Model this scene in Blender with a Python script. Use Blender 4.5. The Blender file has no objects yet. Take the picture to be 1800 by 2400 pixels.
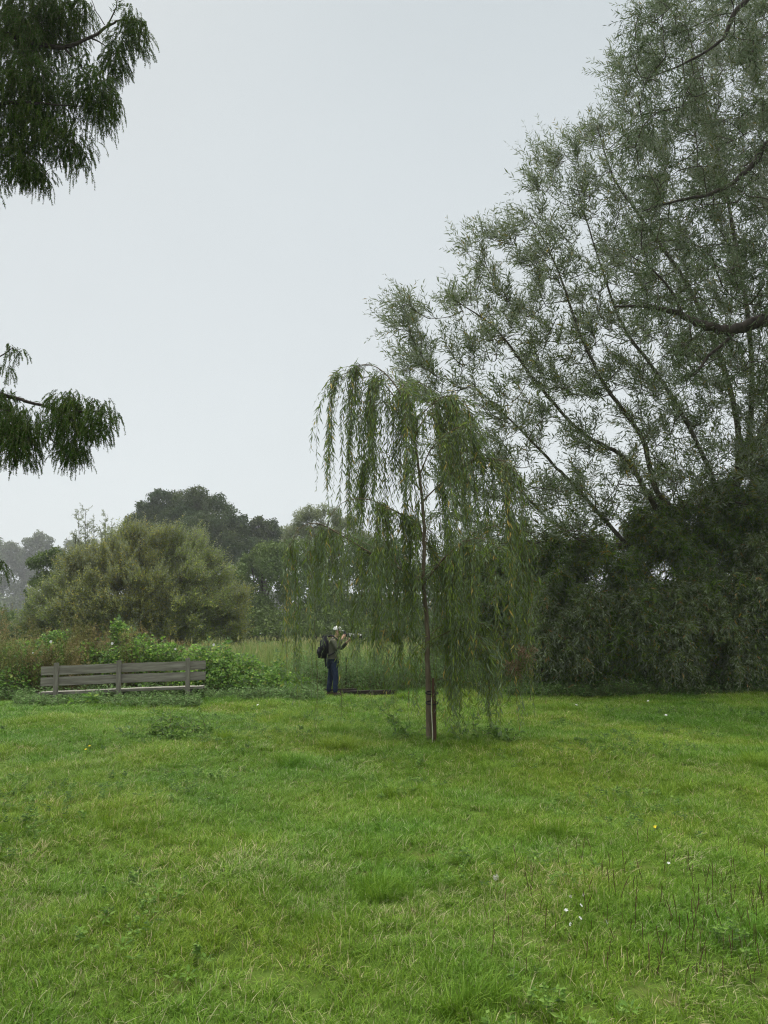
import bpy, bmesh, math
import numpy as np
from mathutils import Vector, Matrix

# ------------------------------------------------------------------ camera, world, sun, exposure
SC = bpy.context.scene
COL = SC.collection
F = 1750.0                      # focal length in pixels of the 1800x2400 photograph
CAMZ = 1.60
PITCH = math.atan(280.0 / F)
cam_d = bpy.data.cameras.new('camera')
cam = bpy.data.objects.new('camera', cam_d)
COL.objects.link(cam)
cam.location = (0, 0, CAMZ)
cam.rotation_euler = (math.pi / 2 + PITCH, 0, 0)
cam_d.sensor_fit = 'VERTICAL'
cam_d.sensor_height = 24.0
cam_d.lens = 24.0 * F / 2400.0
cam_d.clip_start = 0.05
cam_d.clip_end = 3000
SC.camera = cam

SUN_EL, SUN_AZ = math.radians(52), math.radians(-35)   # azimuth from +Y towards +X
w = bpy.data.worlds.new('World')
SC.world = w
w.use_nodes = True
nt = w.node_tree
nt.nodes.clear()
wo = nt.nodes.new('ShaderNodeOutputWorld')
bg = nt.nodes.new('ShaderNodeBackground')
sky = nt.nodes.new('ShaderNodeTexSky')
sky.sky_type = 'NISHITA'
sky.sun_disc = False
sky.sun_elevation = SUN_EL
sky.sun_rotation = SUN_AZ
sky.air_density = 1.0
sky.dust_density = 4.0
# overcast layer: brightness by height above the horizon, brightest overhead
tc = nt.nodes.new('ShaderNodeTexCoord')
sep = nt.nodes.new('ShaderNodeSeparateXYZ')
nt.links.new(tc.outputs['Generated'], sep.inputs[0])
rmp = nt.nodes.new('ShaderNodeValToRGB')
nt.links.new(sep.outputs['Z'], rmp.inputs[0])
cr = rmp.color_ramp
stops = [(0.0, (.47, .50, .505)), (0.18, (.470, .503, .513)), (0.42, (.430, .462, .477)), (0.74, (.375, .412, .430)),
         (0.88, (.80, .83, .83)), (1.0, (1.0, .99, .95))]
while len(cr.elements) < len(stops):
    cr.elements.new(0.5)
for e, (p, c) in zip(cr.elements, stops):
    e.position = p
    e.color = (*c, 1)
# the cloud layer thickens light towards the zenith
mr = nt.nodes.new('ShaderNodeMapRange')
nt.links.new(sep.outputs['Z'], mr.inputs[0])
mr.inputs[1].default_value = 0.76
mr.inputs[2].default_value = 0.95
mr.inputs[3].default_value = 11.6
mr.inputs[4].default_value = 50.0
cn = nt.nodes.new('ShaderNodeTexNoise')
cn.inputs['Scale'].default_value = 1.3
cn.inputs['Detail'].default_value = 4
nt.links.new(tc.outputs['Generated'], cn.inputs['Vector'])
mr2 = nt.nodes.new('ShaderNodeMapRange')
nt.links.new(cn.outputs[0], mr2.inputs[0])
mr2.inputs[3].default_value = 0.90
mr2.inputs[4].default_value = 1.09
mm = nt.nodes.new('ShaderNodeMath'); mm.operation = 'MULTIPLY'
nt.links.new(mr.outputs[0], mm.inputs[0]); nt.links.new(mr2.outputs[0], mm.inputs[1])
sc_ = nt.nodes.new('ShaderNodeVectorMath'); sc_.operation = 'SCALE'
nt.links.new(rmp.outputs[0], sc_.inputs[0]); nt.links.new(mm.outputs[0], sc_.inputs['Scale'])
mx = nt.nodes.new('ShaderNodeMix'); mx.data_type = 'RGBA'
mx.inputs[0].default_value = 0.97
nt.links.new(sky.outputs[0], mx.inputs['A']); nt.links.new(sc_.outputs[0], mx.inputs['B'])
nt.links.new(mx.outputs['Result'], bg.inputs[0])
bg.inputs[1].default_value = 0.1
nt.links.new(bg.outputs[0], wo.inputs[0])

sl = bpy.data.lights.new('sun', 'SUN')
sl.energy = 1.3
sl.angle = math.radians(25)
sl.color = (1.0, 0.97, 0.92)
sun = bpy.data.objects.new('sun', sl)
COL.objects.link(sun)
sd = Vector((math.sin(SUN_AZ) * math.cos(SUN_EL), math.cos(SUN_AZ) * math.cos(SUN_EL), math.sin(SUN_EL)))
sun.rotation_euler = sd.to_track_quat('Z', 'Y').to_euler()
sun.location = sd * 60

SC.view_settings.view_transform = 'Standard'
SC.view_settings.look = 'None'
SC.view_settings.exposure = 0.45
SC.view_settings.gamma = 1.0
SC.render.engine = 'CYCLES'
SC.cycles.max_bounces = 7
SC.cycles.diffuse_bounces = 4
SC.cycles.transmission_bounces = 4
SC.cycles.glossy_bounces = 2
SC.cycles.volume_bounces = 0
SC.cycles.filter_width = 1.2
SC.cycles.use_denoising = True
SC.cycles.denoiser = 'OPENIMAGEDENOISE'
SC.cycles.denoising_input_passes = 'RGB_ALBEDO_NORMAL'
SC.cycles.denoising_prefilter = 'NONE'

rng = np.random.default_rng(11)

# ------------------------------------------------------------------ pixel helpers
cp, sp = math.cos(PITCH), math.sin(PITCH)

def at(px, py, Y):
    """world point seen at photo pixel (px,py) at distance Y in front of the camera"""
    x = (px - 900) / F; y = (1200 - py) / F
    d = np.array([x, cp - sp * y, sp + cp * y])
    return np.array([0, 0, CAMZ]) + d * (Y / d[1])

def gnd(px, py, z=0.0):
    x = (px - 900) / F; y = (1200 - py) / F
    d = np.array([x, cp - sp * y, sp + cp * y])
    t = (z - CAMZ) / d[2]
    return np.array([0, 0, CAMZ]) + d * t

def height(x, y):
    """gentle unevenness of the meadow"""
    x = np.asarray(x, float); y = np.asarray(y, float)
    h = (0.030 * np.sin(x * 0.9 + 1.3 * np.sin(y * 0.5)) + 0.025 * np.sin(y * 1.1 + x * 0.4 + 2)
         + 0.018 * np.sin(x * 2.3 - y * 1.7) + 0.012 * np.sin(x * 3.9 + y * 3.1 + 1) + 0.008 * np.sin(7.1 * x - 5.3 * y))
    fade = np.clip((45 - np.hypot(x, y - 12)) / 20, 0, 1)
    return h * fade

# ------------------------------------------------------------------ materials
def mat_new(name):
    m = bpy.data.materials.new(name)
    m.use_nodes = True
    m.node_tree.nodes.clear()
    return m

def nd(t, kind, **kw):
    n = t.nodes.new('ShaderNode' + kind)
    for k, v in kw.items():
        if hasattr(n, k):
            setattr(n, k, v)
        else:
            n.inputs[k].default_value = v
    return n

def ramp(t, stops, src):
    r = t.nodes.new('ShaderNodeValToRGB')
    while len(r.color_ramp.elements) < len(stops):
        r.color_ramp.elements.new(0.5)
    for e, (p, c) in zip(r.color_ramp.elements, stops):
        e.position = p; e.color = (*c, 1)
    t.links.new(src, r.inputs[0])
    return r

def leaf_mat(name, stops, back=None, trans=0.3, patch=None, patch2=None, pscale=0.5, rough=0.5, gloss=0.1):
    """leaf colour by each leaf's own random value; 'patch' = second species tint mixed by world noise"""
    m = mat_new(name); t = m.node_tree; L = t.links
    out = nd(t, 'OutputMaterial')
    a = nd(t, 'Attribute'); a.attribute_name = 'var'
    col = ramp(t, stops, a.outputs['Fac']).outputs[0]
    if patch is not None and patch2 is not None:
        g = nd(t, 'NewGeometry')
        n = nd(t, 'TexNoise', Scale=.22, Detail=4.0, Distortion=.6)
        L.new(g.outputs['Position'], n.inputs['Vector'])
        mr = nd(t, 'MapRange'); mr.inputs[1].default_value = 0.44; mr.inputs[2].default_value = 0.60
        L.new(n.outputs[0], mr.inputs[0])
        hv = nd(t, 'Mix', data_type='RGBA', blend_type='MULTIPLY'); L.new(mr.outputs[0], hv.inputs[0])
        L.new(col, hv.inputs['A']); hv.inputs['B'].default_value = (*patch2, 1)
        col = hv.outputs['Result']
    if patch is not None:
        g = nd(t, 'NewGeometry')
        n = nd(t, 'TexNoise', Scale=pscale, Detail=3.0)
        L.new(g.outputs['Position'], n.inputs['Vector'])
        mr = nd(t, 'MapRange'); mr.inputs[1].default_value = 0.42; mr.inputs[2].default_value = 0.62
        L.new(n.outputs[0], mr.inputs[0])
        mx = nd(t, 'Mix', data_type='RGBA'); L.new(mr.outputs[0], mx.inputs[0])
        L.new(col, mx.inputs['A'])
        hv = nd(t, 'Mix', data_type='RGBA', blend_type='MULTIPLY'); hv.inputs[0].default_value = 1
        L.new(col, hv.inputs['A']); hv.inputs['B'].default_value = (*patch, 1)
        L.new(hv.outputs['Result'], mx.inputs['B'])
        col = mx.outputs['Result']
    if back is not None:
        g2 = nd(t, 'NewGeometry')
        mb = nd(t, 'Mix', data_type='RGBA'); L.new(g2.outputs['Backfacing'], mb.inputs[0])
        L.new(col, mb.inputs['A']); mb.inputs['B'].default_value = (*back, 1)
        col = mb.outputs['Result']
    b = nd(t, 'BsdfPrincipled', Roughness=rough)
    b.inputs['Specular IOR Level'].default_value = gloss
    L.new(col, b.inputs['Base Color'])
    tr = nd(t, 'BsdfTranslucent'); L.new(col, tr.inputs[0])
    ms = nd(t, 'MixShader'); ms.inputs[0].default_value = trans
    L.new(b.outputs[0], ms.inputs[1]); L.new(tr.outputs[0], ms.inputs[2])
    L.new(ms.outputs[0], out.inputs[0])
    return m

def rough_mat(name, c1, c2, scale=20, rough=0.9, bump=0.3, stretch=(1, 1, 1), detail=6, c3=None, coord='Object', spec=0.2):
    m = mat_new(name); t = m.node_tree; L = t.links
    out = nd(t, 'OutputMaterial'); b = nd(t, 'BsdfPrincipled', Roughness=rough)
    b.inputs['Specular IOR Level'].default_value = spec
    tcn = nd(t, 'TexCoord'); mp = nd(t, 'Mapping'); mp.inputs['Scale'].default_value = stretch
    L.new(tcn.outputs[coord], mp.inputs[0])
    n = nd(t, 'TexNoise', Scale=scale, Detail=float(detail), Roughness=0.65)
    L.new(mp.outputs[0], n.inputs['Vector'])
    st = [(0.3, c1), (0.7, c2)] if c3 is None else [(0.3, c1), (0.52, c2), (0.68, c3)]
    r = ramp(t, st, n.outputs[0])
    L.new(r.outputs[0], b.inputs['Base Color'])
    bp = nd(t, 'Bump', Strength=bump, Distance=0.02)
    L.new(n.outputs[0], bp.inputs['Height']); L.new(bp.outputs[0], b.inputs['Normal'])
    L.new(b.outputs[0], out.inputs[0])
    return m

M = {}
M['ground'] = rough_mat('soil and moss', (.035, .05, .012), (.07, .11, .02), 3.0, bump=.5, coord='Object', c3=(.09, .085, .03), spec=0.0)
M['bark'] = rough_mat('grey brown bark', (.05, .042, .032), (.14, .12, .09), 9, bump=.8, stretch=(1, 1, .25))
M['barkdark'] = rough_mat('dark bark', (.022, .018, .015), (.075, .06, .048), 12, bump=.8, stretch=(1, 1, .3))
M['barkyoung'] = rough_mat('young orange brown bark', (.095, .072, .048), (.20, .158, .108), 22, bump=.4, stretch=(1, 1, .2))
M['twig'] = rough_mat('olive twig', (.07, .055, .03), (.13, .11, .05), 20, bump=.1)
M['cord'] = rough_mat('pale cord', (.45, .42, .34), (.6, .56, .45), 30, bump=.1)
M['stake'] = rough_mat('red brown stake', (.05, .028, .019), (.10, .058, .038), 14, bump=.5, stretch=(1, 1, .15))
M['wood'] = rough_mat('weathered grey oak', (.10, .092, .075), (.21, .195, .16), 7, rough=.85, bump=.5, stretch=(.18, 1, 2.2), c3=(.29, .28, .235), coord='Object')
M['woodpost'] = rough_mat('weathered grey post', (.11, .10, .08), (.25, .235, .195), 9, rough=.85, bump=.5, stretch=(2, 2, .25), coord='Object')
M['sleeper'] = rough_mat('dark wet timber', (.012, .010, .008), (.045, .035, .025), 8, bump=.5, stretch=(.2, 1, 1))
# --------- grass
M['grass'] = leaf_mat('meadow grass', [(0, (0.102, 0.176, 0.015)), (.35, (0.164, 0.257, 0.022)), (.65, (0.230, 0.321, 0.029)), (.87, (0.315, 0.381, 0.062)), (.93, (0.411, 0.353, 0.134)), (1, (0.508, 0.410, 0.213))],
                      trans=.35, patch=(.80, .93, 1.0), patch2=(.68, .86, .8), pscale=.75, gloss=.15)
M['straw'] = leaf_mat('dry straw', [(0, (.38, .33, .16)), (1, (.56, .50, .32))], trans=.2)
M['weed'] = leaf_mat('broad lawn weeds', [(0, (.08, .16, .025)), (.5, (.13, .23, .035)), (1, (.21, .31, .07))], back=(.14, .22, .08), trans=.3)
M['stalk'] = leaf_mat('dead plantain stalk', [(0, (.05, .028, .018)), (1, (.12, .07, .04))], trans=.05)
M['willow'] = leaf_mat('crack willow leaves', [(0, (0.061, 0.103, 0.022)), (.5, (0.102, 0.153, 0.031)), (.9, (0.156, 0.200, 0.045)), (1, (0.273, 0.221, 0.049))],
                       back=(.24, .275, .19), trans=.30, patch=(1.0, .9, .75), pscale=.35)
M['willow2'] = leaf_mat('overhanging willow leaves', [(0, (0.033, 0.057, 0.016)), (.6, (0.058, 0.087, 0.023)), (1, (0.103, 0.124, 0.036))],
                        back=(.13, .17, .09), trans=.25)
M['scrub'] = leaf_mat('sallow leaves', [(0, (0.070, 0.139, 0.018)), (.5, (0.124, 0.219, 0.031)), (.93, (0.195, 0.288, 0.042)), (1, (0.311, 0.238, 0.047))],
                      back=(.20, .24, .15), trans=.22, patch=(1.05, .92, .8), pscale=.5)
M['sprays'] = leaf_mat('sallow spray leaves', [(0, (.07, .11, .03)), (.5, (.12, .17, .045)), (.93, (.18, .22, .065)), (1, (.3, .2, .08))], back=(.23, .27, .17), trans=.25)
M['bramble'] = leaf_mat('bramble leaves', [(0, (.045, .10, .02)), (.6, (.08, .16, .03)), (1, (.16, .24, .05))], back=(.12, .18, .07), trans=.2)
M['weeping'] = leaf_mat('weeping willow leaves', [(0, (0.099, 0.153, 0.027)), (.5, (0.152, 0.214, 0.036)), (.92, (0.211, 0.263, 0.052)), (1, (0.396, 0.306, 0.085))],
                        back=(.17, .22, .12), trans=.32)
M['cypress'] = leaf_mat('swamp cypress fronds', [(0, (0.030, 0.071, 0.009)), (.6, (0.051, 0.108, 0.012)), (1, (0.093, 0.150, 0.020))], trans=.22, patch=(1.35, 1.2, .9), pscale=1.6)
M['bush'] = leaf_mat('grey willow bush leaves', [(0, (0.168, 0.214, 0.051)), (.5, (0.257, 0.327, 0.072)), (.9, (0.358, 0.429, 0.105)), (1, (0.475, 0.450, 0.129))],
                     back=(.27, .30, .19), trans=.25, patch=(1.05, .88, .8), pscale=.28)
M['oak'] = leaf_mat('oak leaves', [(0, (0.031, 0.060, 0.016)), (.6, (0.050, 0.088, 0.022)), (1, (0.088, 0.125, 0.030))], trans=.15, patch=(1.2, 1, .7), pscale=.2)
M['midtree'] = leaf_mat('alder leaves', [(0, (0.061, 0.103, 0.028)), (.6, (0.097, 0.152, 0.040)), (1, (0.145, 0.207, 0.050))], trans=.2, patch=(1.2, 1.1, .9), pscale=.15)
M['paletree'] = leaf_mat('white willow leaves', [(0, (.13, .16, .07)), (.6, (.2, .23, .10)), (1, (.28, .30, .15))], back=(.3, .33, .22), trans=.3)
M['fartree'] = leaf_mat('poplar leaves', [(0, (.06, .09, .035)), (.6, (.1, .13, .05)), (1, (.15, .17, .07))], trans=.2)
M['reed'] = leaf_mat('reeds', [(0, (0.116, 0.181, 0.043)), (.45, (0.194, 0.267, 0.072)), (.75, (0.271, 0.320, 0.102)), (1, (0.348, 0.331, 0.153))], trans=.3, patch=(.85, .9, .75), pscale=.3)
M['herb'] = leaf_mat('tall green herbs', [(0, (.08, .15, .04)), (.6, (.13, .22, .06)), (1, (.21, .30, .11))], back=(.16, .24, .09), trans=.3, patch=(.85, .95, .75), pscale=1.0)
M['bind'] = leaf_mat('bindweed leaves', [(0, (0.095, 0.195, 0.028)), (.5, (0.155, 0.286, 0.040)), (.9, (0.243, 0.377, 0.060)), (1, (0.378, 0.390, 0.080))], back=(.17, .25, .11), trans=.3, patch=(.7, .75, .8), pscale=1.2)
M['brown'] = leaf_mat('faded willowherb', [(0, (0.120, 0.114, 0.035)), (.5, (0.207, 0.171, 0.059)), (.8, (0.306, 0.228, 0.099)), (1, (0.371, 0.274, 0.149))], trans=.25, patch=(.62, .9, .6), pscale=1.1)
M['deadleaf'] = leaf_mat('dead willow leaves', [(0, (.19, .12, .07)), (1, (.34, .23, .15))], trans=.2)
M['petal'] = leaf_mat('white petals', [(0, (0.637, 0.637, 0.607)), (1, (0.722, 0.722, 0.689))], trans=.25)
M['yellow'] = leaf_mat('yellow petals', [(0, (.7, .55, .04)), (1, (.8, .65, .06))], trans=.2)
M['fluff'] = leaf_mat('seed fluff', [(0, (.42, .40, .36)), (1, (.62, .60, .56))], trans=.4)
M['greenstem'] = leaf_mat('green stem', [(0, (.15, .22, .06)), (1, (.22, .28, .09))], trans=.1)
M['skin'] = rough_mat('skin', (.48, .28, .20), (.56, .34, .25), 30, rough=.55, bump=.05)
M['jacket'] = rough_mat('olive jacket', (.06, .062, .042), (.10, .10, .07), 25, bump=.3)
M['jeans'] = rough_mat('blue jeans', (.012, .020, .045), (.026, .038, .075), 25, bump=.3)
M['black'] = rough_mat('black nylon', (.008, .008, .010), (.022, .022, .026), 30, rough=.7, bump=.3)
M['shoe'] = rough_mat('brown leather', (.03, .02, .014), (.06, .04, .03), 30, bump=.2)
M['cap'] = rough_mat('white cap', (.62, .60, .57), (.78, .76, .73), 30, bump=.1)
M['camlens'] = rough_mat('camouflage lens cover', (.012, .014, .010), (.10, .11, .07), 16, rough=.6, bump=.1, detail=2, c3=(.62, .62, .58))

# ------------------------------------------------------------------ mesh collector
class Bag:
    def __init__(s):
        s.v = []; s.nv = 0; s.f = []; s.mi = []; s.var = []; s.sz = []
    def add(s, V, Fc, mi=0, var=None):
        """V (n,3); Fc (m,k) indices into V"""
        V = np.asarray(V, np.float32).reshape(-1, 3); Fc = np.asarray(Fc, np.int32)
        if len(Fc) == 0: return
        s.v.append(V)
        s.f.append((Fc + s.nv).ravel()); s.sz.append(np.full(len(Fc), Fc.shape[1], np.int32))
        s.nv += len(V)
        s.mi.append(np.full(len(Fc), mi, np.int32))
        if var is None: var = np.full(len(Fc), .5)
        s.var.append(np.broadcast_to(np.asarray(var, np.float32), (len(Fc),)))
    def mesh(s, name, mats, smooth=False):
        me = bpy.data.meshes.new(name)
        V = np.concatenate(s.v); L = np.concatenate(s.f); Z = np.concatenate(s.sz)
        me.vertices.add(len(V)); me.vertices.foreach_set('co', V.ravel())
        me.loops.add(len(L)); me.loops.foreach_set('vertex_index', L)
        me.polygons.add(len(Z))
        st = np.concatenate([[0], np.cumsum(Z)[:-1]]).astype(np.int32)
        me.polygons.foreach_set('loop_start', st)
        me.polygons.foreach_set('material_index', np.concatenate(s.mi))
        me.polygons.foreach_set('use_smooth', np.full(len(Z), smooth))
        for m in mats: me.materials.append(m)
        a = me.attributes.new('var', 'FLOAT', 'FACE')
        a.data.foreach_set('value', np.concatenate(s.var).astype(np.float32))
        me.update(calc_edges=True)
        return me
    def build(s, name, mats, parent=None, smooth=False):
        o = bpy.data.objects.new(name, s.mesh(name, mats, smooth))
        COL.objects.link(o)
        if parent is not None: o.parent = parent
        return o

def tag(o, label=None, cat=None, group=None, kind=None):
    if label: o['label'] = label
    if cat: o['category'] = cat
    if group: o['group'] = group
    if kind: o['kind'] = kind
    return o

def empty(name, loc=(0, 0, 0), rz=0, **kw):
    o = bpy.data.objects.new(name, None)
    o.empty_display_size = .2
    COL.objects.link(o)
    o.location = [float(c) for c in loc]; o.rotation_euler = (0, 0, rz)
    return tag(o, **kw)

def put(o, parent):
    """parent o (whose mesh is in world coordinates) to an unrotated empty"""
    o.parent = parent
    o.location = -Vector(parent.location)
    return o

def unit(a):
    a = np.asarray(a, float)
    return a / np.maximum(np.linalg.norm(a, axis=-1, keepdims=True), 1e-9)

def leaves(bag, P, D, N, L, W, mi=0, var=None, fold=.18, broad=.42):
    """one folded diamond per leaf"""
    n = len(P); D = unit(D); S = unit(np.cross(D, N)); N2 = np.cross(S, D)
    L = np.broadcast_to(L, (n,))[:, None]; W = np.broadcast_to(W, (n,))[:, None]
    mid = P + D * L * broad
    V = np.stack([P, mid + S * W * .5 + N2 * W * fold, P + D * L - N2 * L * .08, mid - S * W * .5 + N2 * W * fold], 1)
    i = np.arange(n)[:, None] * 4
    if var is None: var = rng.random(n)
    bag.add(V.reshape(-1, 3), i + np.array([[0, 1, 2, 3]]), mi, var)

def tubes(bag, PTS, R, sides=4, mi=0, var=.5, cap=True):
    """PTS (n,m,3), R (n,m): n tubes at once"""
    PTS = np.asarray(PTS, float); R = np.asarray(R, float)
    n, m, _ = PTS.shape
    T = unit(np.gradient(PTS, axis=1))
    mean = np.abs(unit(PTS[:, -1] - PTS[:, 0]))
    ref = np.eye(3)[np.argmin(mean, 1)][:, None, :]
    A = unit(np.cross(T, ref)); B = np.cross(T, A)
    ang = np.arange(sides) * 2 * math.pi / sides
    V = PTS[:, :, None, :] + R[:, :, None, None] * (A[:, :, None, :] * np.cos(ang)[None, None, :, None] + B[:, :, None, :] * np.sin(ang)[None, None, :, None])
    idx = np.arange(n * m * sides).reshape(n, m, sides)
    a = idx[:, :-1, :]; b = idx[:, 1:, :]
    Fc = np.stack([a, np.roll(a, -1, 2), np.roll(b, -1, 2), b], -1).reshape(-1, 4)
    bag.add(V.reshape(-1, 3), Fc, mi, var)
    if cap and sides > 3:
        pass

def catmull(pts, k=6):
    pts = np.asarray(pts, float)
    P = np.vstack([2 * pts[0] - pts[1], pts, 2 * pts[-1] - pts[-2]])
    out = []
    for i in range(1, len(P) - 2):
        for t in np.linspace(0, 1, k, endpoint=False):
            p0, p1, p2, p3 = P[i - 1], P[i], P[i + 1], P[i + 2]
            out.append(.5 * ((2 * p1) + (-p0 + p2) * t + (2 * p0 - 5 * p1 + 4 * p2 - p3) * t * t + (-p0 + 3 * p1 - 3 * p2 + p3) * t ** 3))
    out.append(P[-2])
    return np.array(out)

def limb(bag, pts, r0, r1, sides=9, mi=0, k=6, rough=.05, power=1.0):
    c = catmull(pts, k)
    t = np.linspace(0, 1, len(c))
    u_ = unit(rng.standard_normal(3)); f_ = rng.uniform(2.5, 4.5)
    c = c + (np.sin(t * f_ * math.pi + rng.random() * 6) * np.sin(t * math.pi) * min(.14, r0 * 1.1))[:, None] * u_ + rng.standard_normal((len(c), 3)) * (r0 * .10 * np.sin(t * math.pi))[:, None]
    r = r0 + (r1 - r0) * t ** power
    r = r * (1 + rough * rng.standard_normal(len(c)))
    tubes(bag, c[None], r[None], sides, mi)
    return c

def in_blobs(blobs, n, shell=.5, yf=1.0):
    """random points in spheres given as (px,py,Y,radius_px[,weight])"""
    w = np.array([(b[3] * b[2]) ** 2 * (b[4] if len(b) > 4 else 1) for b in blobs]); w = w / w.sum()
    k = rng.choice(len(blobs), n, p=w)
    C = np.array([at(b[0], b[1], b[2]) for b in blobs])[k]
    R = np.array([b[3] / F * b[2] for b in blobs])[k]
    d = unit(rng.standard_normal((n, 3))); d[:, 1] *= yf
    return C + d * (R * rng.random(n) ** shell)[:, None], d

def twigs(bag, Q, D, L, m=5, droop=0., r=.004, mi=1):
    """curved twigs; returns PTS (n,m,3)"""
    n = len(Q); t = np.linspace(0, 1, m)[None, :, None]
    L = np.broadcast_to(L, (n,))[:, None, None]; droop = np.broadcast_to(droop, (n,))[:, None, None]
    P = Q[:, None, :] + D[:, None, :] * L * t
    P[:, :, 2:3] += -droop * L * t ** 2
    side = unit(np.cross(D, rng.standard_normal((n, 3))))[:, None, :]
    P += side * L * .08 * np.sin(t * math.pi * 1.2)
    tubes(bag, P, r * (1.1 - t[:, :, 0]) * np.ones((n, 1)), 3, mi)
    return P

def leaf_twigs(bag, P, k, L, W, t0=.12, spread=.8, grav=.0, mi=0, sz=.25, var=None, fold=.18, broad=.42):
    """k leaves along each twig of P (n,m,3)"""
    n, m, _ = P.shape
    t = (t0 + (1 - t0) * (np.arange(k)[None] + rng.random((n, k)) * .7) / k).clip(0, .999)
    u = t * (m - 1); i = u.astype(int); f = (u - i)[..., None]
    r = np.arange(n)[:, None]
    X = P[r, i] * (1 - f) + P[r, i + 1] * f
    T = unit(P[r, i + 1] - P[r, i])
    a = unit(np.cross(T, rng.standard_normal((n, 1, 3)))); b = np.cross(T, a)
    ph = np.arange(k)[None] * 2.4 + rng.random((n, k)) * .8
    S = a * np.cos(ph)[..., None] + b * np.sin(ph)[..., None]
    D = T * (1 - spread * .5) + S * spread + np.array([0, 0, -grav]) + rng.standard_normal((n, k, 3)) * .12
    N = unit(np.cross(D, np.cross(T, D)) + rng.standard_normal((n, k, 3)) * .5) * np.sign(rng.random((n, k, 1)) - .12)
    N = N * np.where(N[..., 2:3] < 0, -1, 1) * np.where(rng.random((n, k, 1)) < .15, -1, 1)
    sc = 1 + sz * rng.standard_normal((n, k)); sc = sc.clip(.45, 1.7) * (1 - .35 * t ** 4)
    if var is None:
        var = (.5 + .23 * rng.standard_normal((n, 1)) + .22 * rng.standard_normal((n, k))).clip(0, 1)
    leaves(bag, X.reshape(-1, 3), D.reshape(-1, 3), N.reshape(-1, 3), (L * sc).ravel(), (W * sc).ravel(), mi, var.ravel(), fold, broad)

def grow(bag, skel, targets, r_tip=.006, r_k=.012, up=.25, mi=0, sides=4, m=7, rmax=.09, below=.5):
    """join each target to the nearest point of what has grown so far; returns points and tangents along the new branches"""
    S = [s for s in skel]; pts = np.concatenate(S)
    base = pts[0]
    order = np.argsort(np.min(np.linalg.norm(targets[:, None] - pts[None, ::3], axis=2), 1))
    OP, OT, segs, rads = [], [], [], []
    for j in order:
        a = targets[j]
        dv = a - pts
        cost = np.linalg.norm(dv, axis=1) + below * np.maximum(0, -dv[:, 2])
        q = pts[np.argmin(cost)]
        Lg = np.linalg.norm(a - q)
        if Lg < .15: continue
        ctrl = q + (a - q) * .45 + np.array([0, 0, -up * Lg * .5]) + rng.standard_normal(3) * Lg * .08
        t = np.linspace(0, 1, m)[:, None]
        c = (1 - t) ** 2 * q + 2 * (1 - t) * t * ctrl + t ** 2 * a
        r0 = min(rmax, r_tip + r_k * Lg)
        segs.append(c); rads.append(np.linspace(r0, r_tip, m))
        pts = np.vstack([pts, c[1:]])
        tt = unit(np.gradient(c, axis=0))
        OP.append(c[2:]); OT.append(tt[2:])
    tubes(bag, np.array(segs), np.array(rads), sides, mi)
    return np.concatenate(OP), np.concatenate(OT)

# ------------------------------------------------------------------ ground and far land
def axis(fine0, fine1, step, far0, far1):
    c = list(np.arange(fine0, fine1 + 1e-6, step)); d = step
    a = fine1
    while a < far1:
        d *= 1.35; a = min(far1, a + d); c.append(a)
    a, d = fine0, step
    while a > far0:
        d *= 1.35; a = max(far0, a - d); c.insert(0, a)
    return np.array(c)
gx = axis(-14, 14, .2, -380, 380); gy = axis(0, 26, .2, -60, 500)
X, Y = np.meshgrid(gx, gy)
b = Bag()
V = np.stack([X, Y, height(X, Y)], -1).reshape(-1, 3)
idx = np.arange(len(V)).reshape(X.shape)
b.add(V, np.stack([idx[:-1, :-1], idx[:-1, 1:], idx[1:, 1:], idx[1:, :-1]], -1).reshape(-1, 4))
tag(b.build('ground', [M['ground']], smooth=True), kind='structure')

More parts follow.
